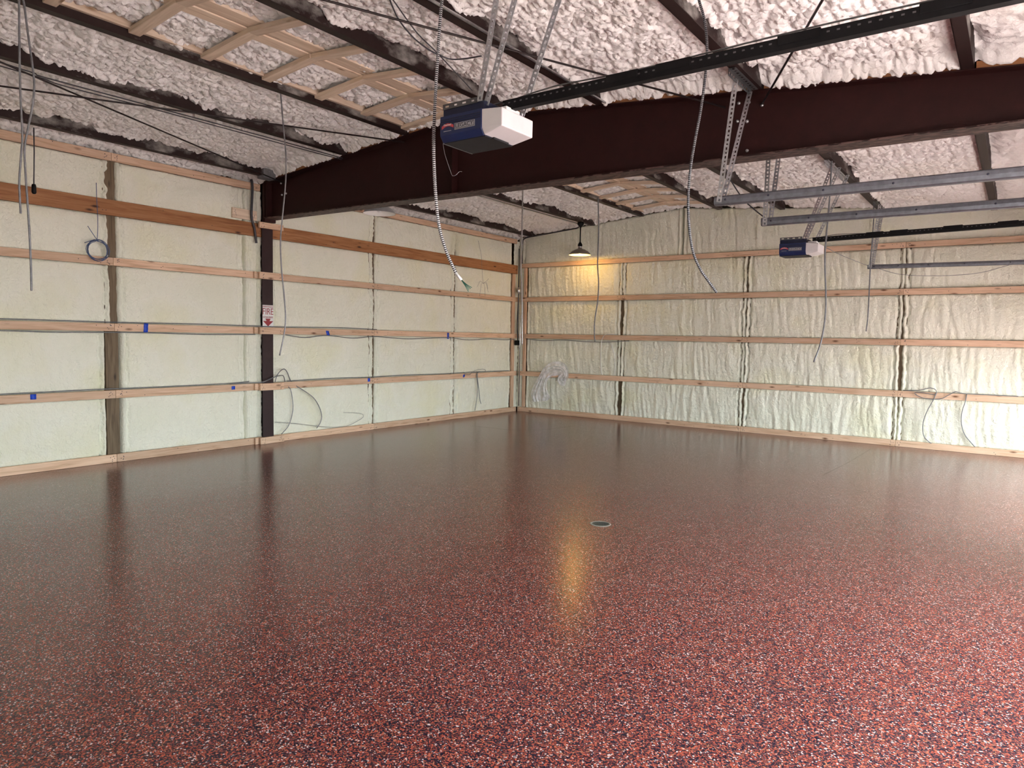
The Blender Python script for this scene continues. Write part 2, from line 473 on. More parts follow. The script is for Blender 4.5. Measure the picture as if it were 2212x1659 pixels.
# --- boards: local X runs along the length, so the grain follows it
def board(name, p0, p1, h, t, mat, parent, up=(0, 0, 1), nails=(), bevel=0.003):
    """h = size along `up`, t = thickness; p0/p1 = centre line of the visible face's middle"""
    p0 = Vector(p0); p1 = Vector(p1)
    ex = (p1 - p0); L = ex.length; ex.normalize()
    ez = Vector(up); ez = (ez - ex * ez.dot(ex)).normalized(); ey = ez.cross(ex)
    mb = MB().box((-L / 2, -t / 2, -h / 2), (L / 2, t / 2, h / 2))
    for (sx, sz, side) in nails:
        yy = side * (t / 2 + 0.0008)
        ring = [(sx + 0.005 * math.cos(a), yy, sz + 0.005 * math.sin(a)) for a in [k * math.pi / 3 for k in range(6)]]
        mb.poly(ring, [tuple(range(6))], 1)
    o = mb.build(name, [mat, M_INK] if nails else mat, parent, bevel)
    o.matrix_world = Matrix(((ex.x, ey.x, ez.x, (p0.x + p1.x) / 2), (ex.y, ey.y, ez.y, (p0.y + p1.y) / 2),
                             (ex.z, ey.z, ez.z, (p0.z + p1.z) / 2), (0, 0, 0, 1)))
    return o

def end_nails(L, h, side):
    out = []
    for e in (-1, 1):
        for k in range(5):
            out.append((e * (L / 2 - 0.02 - random.random() * 0.05), (random.random() - 0.5) * h * 0.7, side))
    for k in range(int(L * 2)):
        out.append(((random.random() - 0.5) * L, (random.random() - 0.5) * h * 0.7, side))
    return out

TH = 0.038
SL, SB = 1.977, 2.2985              # post spacing along the left and the back wall
ROWS = {'g1': (0.736, 0.829), 'g2': (1.498, 1.588), 'g3': (2.236, 2.326)}
COLY = -3 * SL
def lwall_board(z0, z1, ya, yb, mat, n=0.0, name='girt', tint=None):
    L = abs(yb - ya)
    return board(name, (n - TH / 2, ya, (z0 + z1) / 2), (n - TH / 2, yb, (z0 + z1) / 2), z1 - z0 - 0.002, TH, mat, wl,
                 nails=end_nails(L - 0.01, z1 - z0, -1))
def bwall_board(z0, z1, xa, xb, mat, name='girt'):
    L = abs(xb - xa)
    return board(name, (xa, TH / 2, (z0 + z1) / 2), (xb, TH / 2, (z0 + z1) / 2), z1 - z0 - 0.002, TH, mat, wb,
                 nails=end_nails(L - 0.01, z1 - z0, -1))
G = 0.0015
segs_l = [(-DEPTH, -5 * SL), (-5 * SL, -4 * SL), (-4 * SL, COLY - 0.06), (COLY + 0.02, -2 * SL), (-2 * SL, -0.04)]
for nm, (z0, z1) in ROWS.items():
    for (ya, yb) in segs_l:
        lwall_board(z0, z1, ya + G, yb - G, M_PINE)
    # the short board packed out in front of the steel column, and the block at its left end
    lwall_board(z0 - 0.004, z1, -6.075, -5.70, M_PINE, n=0.072, name='girt_splice')
    board('splice_block', (0.017, -6.13, (z0 + z1) / 2), (0.017, -6.077, (z0 + z1) / 2), z1 - z0 - 0.004, 0.032, M_PINE, wl)
for (ya, yb) in segs_l:
    lwall_board(0.0, 0.094, ya + G, yb - G, M_PINE, name='bottom_plate')
lwall_board(0.0, 0.094, -6.075, -5.70, M_PINE, n=0.072, name='bottom_plate_splice')
board('splice_block', (0.017, -6.13, 0.047), (0.017, -6.077, 0.047), 0.09, 0.032, M_PINE, wl)
for (ya, yb) in [(-DEPTH, -4 * SL - 2.1), (-4 * SL - 2.1, COLY - 0.05), (COLY + 0.02, -0.06)]:
    lwall_board(2.792, 2.967, ya + G, yb - G, M_HEADER, name='header')
lwall_board(2.905, 2.985, -6.075, -5.70, M_PINE, n=0.072, name='girt_splice')
for (ya, yb) in [(-DEPTH, -4 * SL), (-4 * SL, COLY - 0.08), (COLY + 0.05, -0.1)]:
    lwall_board(3.395, 3.485, ya + G, yb - G, M_PINE, name='top_board')
board('scab_board', (-0.02, -6.42, 3.06), (-0.02, -6.06, 3.06), 0.13, 0.03, M_BLOCK, wl, nails=end_nails(0.35, 0.1, -1))

RB_ROWS = {'b': (0.0, 0.094), 'g1': (0.736, 0.829), 'g2': (1.498, 1.588), 'g3': (2.236, 2.326), 'g4': (2.92, 3.003)}
for nm, (z0, z1) in RB_ROWS.items():
    cuts = [0.0, 2 * SB, 3 * SB, WIDTH] if nm in ('b', 'g1', 'g2') else ([0.0, SB, 3 * SB, WIDTH] if nm == 'g3' else [0.0, 3 * SB, WIDTH])
    for xa, xb in zip(cuts[:-1], cuts[1:]):
        bwall_board(z0, z1, xa + G, xb - G, M_PINE, name='bottom_plate' if nm == 'b' else 'girt')
# upright lumber at the corner
board('corner_board', (-0.03, -0.165, 0.1), (-0.03, -0.165, 2.79), 0.085, 0.04, M_PINE, wl, up=(0, 1, 0))
board('corner_board', (0.135, 0.03, 0.1), (0.135, 0.03, 2.92), 0.06, 0.04, M_PINE, wb, up=(1, 0, 0))
# posts behind the girts
for k in (1, 2, 4, 5):
    board('post', (-0.14, -k * SL, 0.0), (-0.14, -k * SL, 3.5), 0.14, 0.14, M_POST, wl, up=(0, 1, 0))
for k in (1, 2, 3):
    board('post', (k * SB, 0.14, 0.0), (k * SB, 0.14, 3.6), 0.14, 0.14, M_POST, wb, up=(1, 0, 0))

# --- sprayed foam between the posts and girts, one cushion to a bay
def foam_panel(wall, s0, s1, z0, z1, e0, e1, wob0, wob1, ripple, seed, step=0.016, top=None, ragged=0.0, skirt=True):
    """wall 'L': s = -y, 'B': s = x.  e0/e1 = how the two side edges roll back, wob = how they wander"""
    nu = max(6, int((s1 - s0) / step)); nv = max(6, int((z1 - z0) / step))
    u = np.linspace(0, 1, nu); v = np.linspace(0, 1, nv)
    U, V = np.meshgrid(u, v)
    zz = z0 + V * (z1 - z0)
    if top is not None:
        su = s0 + U * (s1 - s0)
        zz = z0 + V * (top(su) - z0)
    w0 = wob0 * (perlin(zz * 5 + seed, zz * 0 + 3.3, 5) + 0.5 * perlin(zz * 17, zz * 0 + seed, 6))
    w1 = wob1 * (perlin(zz * 5 + seed, zz * 0 + 9.1, 7) + 0.5 * perlin(zz * 17, zz * 0 + seed, 8))
    a = s0 + w0; b = s1 + w1
    S = a + U * (b - a)
    d0 = S - a; d1 = b - S; dz0 = zz - z0; dz1 = V.max() * (zz[-1:, :] - zz)
    n = -0.050 + 0.010 * perlin(S * 1.3 + seed, zz * 1.7, 1)
    n = n + 0.018 * np.clip(np.minimum(np.minimum(d0, d1), np.minimum(dz0, dz1)) / 0.2, 0, 1)
    if ripple > 0:
        lean = S + 0.06 * zz + 0.03 * perlin(S * 2, zz * 2.5, 15)
        r1 = perlin(lean * 9, zz * 1.3, 11); r2 = perlin(lean * 19, zz * 2.2, 12)
        n += ripple * (np.abs(r1) * 1.4 + 0.6 * np.abs(r2) - 0.3) * np.clip(dz1 / 0.05, 0.25, 1)
        n += 0.4 * ripple * perlin(S * 24, zz * 24, 13)
    else:
        n += 0.008 * perlin(S * 6, zz * 2.0, 11) + 0.005 * perlin(S * 14, zz * 5, 14) + 0.006 * perlin(S * 22, zz * 16, 12)
    if ragged:
        n += ragged * (0.7 + 2.2 * np.exp(-dz1 / 0.06)) * (np.abs(perlin(S * 11, zz * 11, 31)) + 0.6 * np.abs(perlin(S * 26, zz * 26, 32)))
    # lumpy ridges that run up beside the posts
    for (d, e, sd) in ((d0, e0, 41), (d1, e1, 43)):
        if e > 0:
            c = 0.075 + 0.018 * perlin(zz * 7 + seed, zz * 0 + sd, sd)
            n -= e * 0.85 * np.exp(-((d - c) / 0.010) ** 2)
            n += e * 0.45 * np.exp(-((d - c * 0.5) / 0.018) ** 2) * (0.6 + np.abs(perlin(zz * 18 + seed, d * 20, sd + 1)))
            n -= e * np.exp(-(d / 0.016) ** 2)
        else:
            n -= 0.01 * np.exp(-(d / 0.03) ** 2)
    n -= 0.012 * np.exp(-(dz0 / 0.02) ** 2) + 0.012 * np.exp(-(dz1 / 0.02) ** 2)
    if skirt:
        n[:, 0] = np.minimum(n[:, 0], -0.15); n[:, -1] = np.minimum(n[:, -1], -0.15)
    n[0, :] = -0.12; n[-1, :] = -0.12
    if wall == 'L':
        me = grid_mesh('foam_panel', n, -S, zz, flip=True)
        me.materials.append(M_FOAM)
        return link('foam_panel', me, wl)
    me = grid_mesh('foam_panel', S, -n, zz)
    me.materials.append(M_FOAM)
    return link('foam_panel', me, wb)

ZL = [(0.07, 0.75), (0.815, 1.51), (1.575, 2.25), (2.31, 2.81), (2.95, 3.41)]
bays_l = [(0.205, SL), (SL, 2 * SL), (2 * SL, 3 * SL), (3 * SL, 4 * SL), (4 * SL, 5 * SL), (5 * SL, DEPTH)]
for bi, (s0, s1) in enumerate(bays_l):
    for ri, (z0, z1) in enumerate(ZL):
        a, b_ = s0, s1; e0 = e1 = 0.055; w0 = w1 = 0.016
        # near edge s0 (towards the corner) / far edge s1
        if bi in (1, 2): a = s0 - 0.014                    # foam laps the posts, leaving a dark slit
        if bi in (0, 1): b_ = s1 - 0.03
        if bi == 2: b_ = s1 - 0.07
        if bi == 3:
            a = s0 + 0.30; e0 = 0.03
            b_ = s1 - (0.072 if ri < 2 else 0.046); w1 = 0.004 if ri < 2 else 0.006
        if bi == 4:
            a = s0 + (0.072 if ri < 2 else (0.005, 0.015, 0.03)[ri - 2]); w0 = 0.004 if ri < 2 else (0.012, 0.016, 0.03)[ri - 2]
        if bi == 0: e0 = 0.02; w0 = 0.003
        if ri == 4: w0 *= 1.4; w1 *= 1.2
        fine = bi < 5
        foam_panel('L', a, b_, z0, z1, e0, e1, w0, w1, 0.0, bi * 7 + ri * 1.7, 0.0165 if fine else 0.05, ragged=0.008 if ri == 4 else 0.0)
# foam returns round the steel column
for ri, (z0, z1) in enumerate(ZL):
    foam_panel('L', 3 * SL + 0.025, 3 * SL + 0.30, z0, z1, 0.05, 0.03, 0.012, 0.008, 0.0, 55 + ri, 0.012, ragged=0.012)
# strip of foam in the corner behind the conduits
foam_panel('L', -0.05, 0.135, 0.07, 3.47, 0.0, 0.0, 0.0, 0.0, 0.0, 77, 0.013, ragged=0.02, skirt=False)
foam_panel('B', -0.05, 0.115, 0.07, 3.54, 0.0, 0.0, 0.0, 0.0, 0.0, 79, 0.013, ragged=0.02, skirt=False)

ZB = [(0.07, 0.75), (0.815, 1.51), (1.575, 2.25), (2.31, 2.935)]
bays_b = [(0.165, SB), (SB, 2 * SB), (2 * SB, 3 * SB), (3 * SB, WIDTH)]
for bi, (s0, s1) in enumerate(bays_b):
    for ri, (z0, z1) in enumerate(ZB):
        slit = [(0.03, -0.002, 0.022, -0.004), (0.006, -0.008, -0.004, 0.003), (-0.006, 0.014, 0.0, -0.006)]
        a = s0 + (slit[bi - 1][ri] if bi > 0 else 0)
        b_ = s1 - (slit[bi][ri] if bi < 3 else 0) + (0.012 if bi < 3 else 0)
        foam_panel('B', a, b_, z0, z1, 0.055 if bi else 0.02, 0.06, 0.018 if bi else 0.004, 0.016, 0.017, 100 + bi * 9 + ri * 1.3,
                   0.0165 if bi < 3 or True else 0.05)
top_b = lambda s: roofv(s) + 0.055
for (a, b_) in ((0.02, RIDGE + 0.03), (RIDGE + 0.045, WIDTH)):
    foam_panel('B', a, b_, 2.985, 3.5, 0.03, 0.03, 0.004, 0.004, 0.017, 140 + a, 0.0165, top=top_b)

# --- ceiling foam between the purlins
PURL = [0.27, 1.65, 2.65, 4.08, 5.10, 6.50, 7.90]
FW = 0.075
def ceil_panel(xa, xb, ya, yb, step, seed, first=False):
    nu = max(4, int((xb - xa) / step)); nv = max(4, int((yb - ya) / step))
    Xg, Yg = np.meshgrid(np.linspace(xa, xb, nu), np.linspace(ya, yb, nv))
    wx = Xg + 0.03 * perlin(Xg * 5, Yg * 5, 61); wy = Yg + 0.03 * perlin(Xg * 5, Yg * 5, 62)
    wx += 0.012 * perlin(Xg * 19, Yg * 19, 69); wy += 0.012 * perlin(Xg * 19, Yg * 19, 70)
    l1 = bubbles(wx * 8, wy * 8, 63); l2 = bubbles(wx * 17 + 0.3, wy * 17, 64); l3 = bubbles(wx * 33, wy * 33 + 0.7, 65)
    big = perlin(Xg * 1.4 + seed, Yg * 1.4, 66); med = perlin(Xg * 4.5, Yg * 4.5 + seed, 71)
    off = 0.145 + 0.020 * big + 0.014 * med - 0.028 * l1 - 0.030 * l2 - 0.020 * l3
    dl = Xg - xa; dr = xb - Xg
    if not first:                    # along the bare web of the purlin the foam edge wanders up and down
        edge = np.clip(0.5 + 1.1 * perlin(Yg * 1.1 + seed, Yg * 0 + seed, 67) + 0.5 * perlin(Yg * 4.0, Yg * 0 + seed, 68), 0, 1)
        off += 0.045 * edge * np.exp(-(dl / 0.07) ** 2) - 0.04 * (1 - edge) * np.exp(-(dl / 0.05) ** 2)
    else:
        off -= 0.07 * np.exp(-(dl / 0.12) ** 2)
    off += 0.01 * np.exp(-(dr / 0.04) ** 2)
    for yw, amt in ((-6.03, 0.085), (-5.83, 0.085), (0.0, 0.05)):
        off -= amt * np.exp(-((Yg - yw) / 0.07) ** 2)
    if abs(yb + 0.0) < 0.2: off -= 0
    Zg = roofv(Xg) + off
    me = grid_mesh('foam_panel', Xg, Yg, Zg, flip=True)
    me.materials.append(M_FOAMC)
    return link('foam_panel', me, ceiling)
edges = [(-0.16, PURL[0] + 0.02)] + [(PURL[i] + FW + 0.002, PURL[i + 1] + 0.02) for i in range(6)] + [(PURL[6] + FW + 0.002, WIDTH)]
for i, (xa, xb) in enumerate(edges):
    ceil_panel(xa, xb, -DEPTH, -10.2, 0.08, i * 3.1, i == 0)
    ceil_panel(xa, xb, -10.2, -6.02, 0.0105 if i < 7 else 0.02, i * 3.1, i == 0)
    ceil_panel(xa, xb, -5.84, 0.06, 0.0145 if i < 7 else 0.022, i * 3.1 + 40, i == 0)

# ------------------------------------------------------------------ steel frame
def purlin(x, label):
    z = roof(x + FW / 2); o = empty('purlin', (x, -6.4, z)); tag(o, label, 'purlin')
    ya, yb = -DEPTH + 6.4 + 0.02, 6.4 - 0.02
    MB().box((0, ya, 0), (FW, yb, 0.006)).build('bottom_flange', M_PURLIN, o)
    MB().box((FW - 0.004, ya, 0.006), (FW, yb, 0.2)).build('web', M_PURLW, o)
    MB().box((-0.002, ya, 0.0), (0.003, yb, 0.022)).build('flange_lip', M_PURLIN, o)
    MB().box((FW, ya, 0.19), (FW + 0.06, yb, 0.2)).build('top_flange', M_PURLIN, o)
    return o
purlin(PURL[0], 'dark steel eave purlin nearest the left wall, carrying a silver conduit')
purlin(PURL[1], 'dark steel purlin second from the left wall, lamps hang from it')
purlin(PURL[2], 'dark steel purlin along the left side of the ridge lumber')
purlin(PURL[3], 'dark steel purlin along the right side of the ridge lumber')
purlin(PURL[4], 'dark steel purlin just right of the ridge lumber with a silver pipe beside it')
purlin(PURL[5], 'dark steel purlin that carries the door track and opener hangers')
purlin(PURL[6], 'brown steel purlin at the far right of the ceiling, rightmost one in view')

def beam_top(x): return roof(x)
beam = empty('roof_beam', (0.0, -5.93, 3.0))
tag(beam, 'deep maroon steel roof beam spanning the whole hall', 'beam')
def bz(x): return 3.032 - 0.0075 * x
xs = [0.1, RIDGE, WIDTH]
def prism_x(mb, f_lo, f_hi, y0, y1, mi=0, xs=xs):
    for xa, xb in zip(xs[:-1], xs[1:]):
        p = [(xa, y0, f_lo(xa)), (xb, y0, f_lo(xb)), (xb, y1, f_lo(xb)), (xa, y1, f_lo(xa)),
             (xa, y0, f_hi(xa)), (xb, y0, f_hi(xb)), (xb, y1, f_hi(xb)), (xa, y1, f_hi(xa))]
        p = [(a, b + 5.93, c - 3.0) for a, b, c in p]
        mb.poly(p, [(0, 3, 2, 1), (4, 5, 6, 7), (0, 1, 5, 4), (1, 2, 6, 5), (2, 3, 7, 6), (3, 0, 4, 7)], mi)
    return mb
prism_x(MB(), lambda x: bz(x) - 0.002, lambda x: bz(x) + 0.010, -6.03, -5.83).build('bottom_flange', M_FLANGE, beam)
prism_x(MB(), lambda x: bz(x) + 0.008, lambda x: roof(x) - 0.010, -5.935, -5.925).build('web', M_BEAM, beam)
prism_x(MB(), lambda x: roof(x) - 0.012, lambda x: roof(x) - 0.001, -6.03, -5.83).build('top_flange', M_BEAM, beam)
for x in (RIDGE - 0.03, 0.13):
    MB().box((x, -0.095, bz(x) - 3.0 + 0.01), (x + 0.012, -0.004, roof(x) - 3.0 - 0.012)).build('stiffener', M_BEAM, beam)
for (x, z) in [(6.368, 3.439), (6.45, 3.432), (6.441, 3.283), (6.362, 3.296), (6.45, 3.05), (0.348, 3.474), (0.367, 3.323), (0.455, 3.332), (6.554, 3.391)]:
    MB().lathe([(0.0, -0.012), (0.011, -0.012), (0.013, -0.004), (0.013, 0.0)], (x, -0.006, z - 3.0), 8, 0, 'y').build('bolt', M_GALV, beam)

# lumber nailer on top of the beam, cut in between the purlins
for xa, xb in zip([0.2] + [p + FW + 0.01 for p in PURL], [p - 0.01 for p in PURL] + [WIDTH - 0.02]):
    if xb - xa < 0.1: continue
    cutsx = [xa, RIDGE, xb] if xa < RIDGE < xb else [xa, xb]
    for qa, qb in zip(cutsx[:-1], cutsx[1:]):
        prism_x(MB(), lambda x: roof(x) - 0.001, lambda x: roof(x) + 0.05, -6.012, -5.85, 0, [qa, qb]).build('nailer_strip', M_HEADER, beam)

colm = empty('steel_column', (0.0, -5.93, 0))
tag(colm, 'dark maroon steel column against the left wall under the roof beam', 'column')
MB().box((0.020, -0.082, 0), (0.032, 0.085, 3.02)).build('inner_flange', M_COLUMN, colm)
MB().box((-0.15, -0.006, 0), (0.020, 0.006, 3.45)).build('web', M_COLUMN, colm)
MB().box((-0.155, -0.085, 0), (-0.145, 0.085, 3.45)).build('outer_flange', M_COLUMN, colm)
MB().box((0.05, -0.085, 2.99), (0.10, 0.085, 3.50)).build('end_plate', M_BEAM, colm)

# small steel clip box where the eave purlin meets the beam
o = MB().box((-0.05, -0.09, 0), (0.09, 0.09, 0.12)).build('purlin_clip', M_CONDUIT, None, 0.006)
o.location = (0.30, -6.14, 3.49); tag(o, 'small grey metal clip box where eave purlin meets the beam', 'clip')

# brace rods
def rod(p0, p1, r, label):
    o = MB().tube([p0, p1], r, 8).build('brace_rod', M_ROD); tag(o, label, 'rod'); return o
rod((0.35, -11.65, 3.455), (2.65, -6.0, 3.655), 0.008, 'thin dark brace rod crossing the left ceiling and ending behind opener')
rod((2.55, -11.6, 3.64), (0.42, -5.96, 3.47), 0.008, 'thin dark brace rod running down to the column top at left')
rod((3.2, -11.7, 3.70), (6.255, -5.94, 3.425), 0.008, 'thin dark brace rod passing behind the opener straps to the beam bolts')
rod((9.25, -11.6, 3.14), (6.555, -5.94, 3.40), 0.008, 'thin dark brace rod at upper right rising across the black rail')

# ------------------------------------------------------------------ ridge lumber
def ridge_frame(ya, yb, ylist, label):
    o = empty('ridge_lumber', (RIDGE, (ya + yb) / 2, roof(RIDGE) + 0.06)); tag(o, label, 'lumber')
    inv = Matrix.Translation(-Vector(o.location))
    def bd(name, p0, p1, h, t, up=(0, 0, 1)):
        b_ = board(name, p0, p1, h, t, M_BLOCK, None, up)
        mw = b_.matrix_world.copy(); b_.parent = o; b_.matrix_local = inv @ mw
    for x in (RIDGE - 0.09, RIDGE + 0.09):
        zz = roof(x) + 0.082
        bd('ridge_board', (x, ya, zz), (x, yb, zz), 0.14, 0.035, (1, 0, 0))
    bd('ridge_cleat', (RIDGE, ya, roof(RIDGE) + 0.098), (RIDGE, yb, roof(RIDGE) + 0.098), 0.05, 0.06, (1, 0, 0))
    xc = PURL[2] + FW + 0.02
    bd('ledger', (xc, ya, roof(xc) + 0.10), (xc, yb, roof(xc) + 0.10), 0.09, 0.036)
    xd = PURL[3] - 0.02
    bd('ledger', (xd, ya, roof(xd) + 0.09), (xd, yb, roof(xd) + 0.09), 0.09, 0.036)
    for y in ylist:
        j = random.uniform(-0.01, 0.01)
        x0 = PURL[2] + FW + 0.004; x1 = PURL[3] + 0.01
        bd('rafter_block', (x0, y, roof(x0) + 0.048), (RIDGE, y, roof(RIDGE) + 0.042), 0.088, 0.038, (0, 1, 0))
        bd('rafter_block', (RIDGE, y + j, roof(RIDGE) + 0.042), (x1, y + j, roof(x1) + 0.042), 0.088, 0.038, (0, 1, 0))
    return o
ridge_frame(-11.8, -6.06, [-6.09 - 0.577 * k for k in range(10)], 'pale ladder of lumber blocks under the ridge in front of the beam')
ridge_frame(-5.8, -0.1, [-0.5 - 0.577 * k for k in range(10)], 'pale ladder of lumber blocks under the ridge behind the beam')

# ------------------------------------------------------------------ perforated angle iron
def perf_angle(mb, p0, p1, d1, d2, w=0.032, pitch=0.038, slot=(0.55, 0.36), th=0.0022, mi=0):
    """L-shaped slotted angle from p0 to p1, flanges along d1 and d2"""
    p0 = Vector(p0); p1 = Vector(p1)
    ax = (p1 - p0); L = ax.length; ax.normalize()
    for d, nrm in ((d1, d2), (d2, d1)):
        d = Vector(d); d = (d - ax * d.dot(ax)).normalized()
        nn = ax.cross(d).normalized()
        n = max(1, int(round(L / pitch))); st = L / n
        for i in range(n):
            a0 = i * st; a1 = a0 + st
            sl = slot[0] if i % 2 == 0 else 0.34
            b0 = a0 + st * (1 - sl) / 2; b1 = a1 - st * (1 - sl) / 2
            c0 = w * (1 - slot[1]) / 2; c1 = w - c0
            pts = []
            for s_ in (0.0, th):
                for (t, c) in ((a0, 0), (a1, 0), (a1, w), (a0, w), (b0, c0), (b1, c0), (b1, c1), (b0, c1)):
                    pts.append(p0 + ax * t + d * c + nn * s_)
            fc = []
            for base in (0, 8):
                for k in range(4):
                    k2 = (k + 1) % 4
                    fc.append((base + k, base + k2, base + 4 + k2, base + 4 + k))
            for k in range(4):
                k2 = (k + 1) % 4
                fc.append((4 + k, 4 + k2, 12 + k2, 12 + k))
            fc += [(0, 1, 9, 8), (2, 3, 11, 10)]
            mb.poly(pts, fc, mi)
    return mb

def text_mesh(txt, size, mat, name, parent, mw, extrude=0.0006, width=None, spacing=1.0):
    cu = bpy.data.curves.new(name, 'FONT'); cu.body = txt; cu.size = size; cu.extrude = extrude
    cu.align_x = 'CENTER'; cu.align_y = 'CENTER'; cu.space_character = spacing
    to = bpy.data.objects.new(name, cu); COL.objects.link(to)
    bpy.context.view_layer.update()
    me = bpy.data.meshes.new_from_object(to.evaluated_get(bpy.context.evaluated_depsgraph_get()))
    bpy.data.objects.remove(to)
    if width:
        xsv = [v.co.x for v in me.vertices]; k = width / max(1e-6, (max(xsv) - min(xsv))); mid = (max(xsv) + min(xsv)) / 2
        for v in me.vertices: v.co.x = (v.co.x - mid) * k
    me.materials.clear(); me.materials.append(mat)
    o = bpy.data.objects.new(name, me); COL.objects.link(o); o.parent = parent
    o.matrix_local = mw
    return o

# ------------------------------------------------------------------ garage door openers
# local frame: x0 = blue end, y0 = the face towards the viewer, z0 = underside
def opener(loc, label, straps, rail_end, wire, sensor=None):
    o = empty('garage_door_opener', loc); tag(o, label, 'door opener', 'garage door openers')
    XB, XW, YD = 0.306, 0.447, 0.325     # end of the blue cover, of the lens, depth
    ZF, ZT = 0.034, 0.143
    yf = 0.0; yb = YD; yi = 0.028; yj = YD - 0.028
    # blue cover: front, sloped skirt, back
    pts = [(0, yf, ZT), (XB, yf, ZT), (XB, yf, ZF), (0, yf, ZF), (0, yi, 0), (XB, yi, 0),
           (0, yj, 0), (XB, yj, 0), (0, yb, ZF), (XB, yb, ZF), (0, yb, ZT), (XB, yb, ZT)]
    mb = MB().poly(pts, [(0, 1, 2, 3), (3, 2, 5, 4), (6, 7, 9, 8), (8, 9, 11, 10), (0, 10, 11, 1), (0, 3, 4, 6, 8, 10), (1, 11, 9, 7, 5, 2), (4, 5, 7, 6)])
    body = mb.build('cover', M_BLUE, o, 0.004)
    for k in range(3):
        MB().box((0.004, -0.0025, 0.118 - 0.012 * k), (XB - 0.004, 0.001, 0.122 - 0.012 * k)).build('groove', M_INK, body)
    # white light lens
    zl = 0.126
    pts = [(XB, yf + 0.002, ZT - 0.004), (XW, yf + 0.004, zl), (XW, yf + 0.004, 0.028), (XB, yi, 0.002),
           (XB, yb, ZT - 0.004), (XW, yb - 0.02, zl), (XW, yb - 0.02, 0.028), (XB, yj, 0.002), (XB, yf + 0.002, ZF), (XB, yb, ZF)]
    MB().poly(pts, [(0, 1, 2, 3, 8), (1, 5, 6, 2), (2, 6, 7, 3), (4, 9, 7, 6, 5), (0, 4, 5, 1), (0, 8, 3, 7, 9, 4)]).build('light_lens', M_LENS, o, 0.006)
    MB().box((0.008, yi + 0.004, -0.004), (XB + 0.004, yj - 0.004, 0.001)).build('bottom_plate', M_UNDER, o)
    MB().box((XB - 0.006, yi + 0.07, -0.006), (XB + 0.018, yj - 0.06, 0.004)).build('latch_tab', M_UNDER, o)
    MB().box((-0.001, yi, -0.005), (0.006, yj, 0.003)).build('trim', M_BRACKET, o)
    # upper chassis with its slotted hanger flange
    MB().box((-0.002, 0.03, ZT - 0.005), (XB - 0.002, YD - 0.03, 0.194)).build('chassis', M_NAVY, o, 0.003)
    for (yy, dy) in ((0.026, 1), (YD - 0.03, -1)):
        perf_angle(MB(), (0.0, yy, 0.188), (XB - 0.05, yy, 0.188), (0, 0, 1), (0, dy, 0), 0.03, 0.058, (0.45, 0.36), 0.003).build('hanger_flange', M_BRACKET, o)
    MB().lathe([(0.0, 0.010), (0.018, 0.010), (0.022, 0.0), (0.022, -0.01)], (XB + 0.06, 0.16, 0.158), 12).build('sprocket', M_GALV, o)
    MB().box((XB - 0.04, 0.10, 0.12), (XB + 0.10, 0.23, 0.165)).build('rail_bracket', M_WHITE, o, 0.004)
    # badge: silver plate with lettering, red ribbon
    face = Matrix(((1, 0, 0, 0), (0, 0, -1, 0), (0, 1, 0, 0), (0, 0, 0, 1)))
    pl = MB().box((0.113, -0.003, 0.053), (0.261, 0.0005, 0.088)).build('badge', M_PLATE, o)
    MB().box((0.116, -0.0036, 0.056), (0.258, -0.0030, 0.085)).build('badge_field', M_INK, pl)
    MB().box((0.1185, -0.0042, 0.0585), (0.2555, -0.0036, 0.0825)).build('badge_panel', M_PLATE, pl)
    text_mesh('LEGACY', 0.028, M_INK, 'lettering', pl, Matrix.Translation((0.187, -0.0047, 0.0705)) @ face, width=0.128)
    rb = MB()
    n = 10
    for k in range(n):
        t0, t1 = k / n, (k + 1) / n
        def arc(t, hgt): return (0.016 + 0.088 * t, -0.003, 0.067 + hgt + 0.014 * math.sin(math.pi * t))
        p = [arc(t0, 0), arc(t1, 0), arc(t1, 0.016), arc(t0, 0.016)]
        p += [(a, -0.0002, c) for a, b2, c in p]
        rb.poly(p, [(0, 1, 2, 3), (4, 7, 6, 5), (0, 4, 5, 1), (2, 6, 7, 3), (1, 5, 6, 2), (3, 7, 4, 0)])
    ribbon = rb.build('ribbon', M_RIBBON, o)
    text_mesh('Overhead', 0.015, M_WHITE, 'lettering', ribbon, Matrix.Translation((0.060, -0.0036, 0.0875)) @ face, width=0.056)
    MB().box((0.030, -0.003, 0.052), (0.088, -0.0005, 0.055)).build('fine_print', M_PLATE, o)
    # straps up to the purlin
    for (a, b_) in straps:
        A = Vector(a) - Vector(loc); B = Vector(b_) - Vector(loc)
        perf_angle(MB(), A, B, (1, 0, 0), (0, 1, 0.1), 0.036, 0.034).build('strap', M_GALV, o)
    # rail: black channel with chain, sleeves where its sections join
    ra = Vector((XB + 0.04, 0.165, 0.185)); rz = Vector(rail_end) - Vector(loc)
    L = (rz - ra).length; mw = Vector((1, 0, 0)).rotation_difference(rz - ra).to_matrix().to_4x4()
    mb = MB().extrude([(-0.022, -0.028), (0.022, -0.028), (0.022, 0.028), (0.016, 0.028), (0.016, -0.020), (-0.016, -0.020), (-0.016, 0.028), (-0.022, 0.028)],
                      lambda y, z: (0, y, z), lambda y, z: (L, y, z))
    rail = mb.build('rail', M_BLACK, o); rail.matrix_local = Matrix.Translation(ra) @ mw
    ch = MB()
    for k in range(int(L / 0.02)):
        if k % 2 == 0: ch.box((k * 0.02, -0.0235, 0.006), (k * 0.02 + 0.012, -0.0215, 0.013))
    ch = ch.build('drive_chain', M_BRACKET, rail); ch['kind'] = 'stuff'
    for t in (0.22, 0.30, 0.47, 0.63, 0.80):
        MB().box((L * t - 0.09, -0.026, -0.005), (L * t + 0.09, 0.026, 0.036)).build('sleeve', M_BLACK, rail, 0.003)
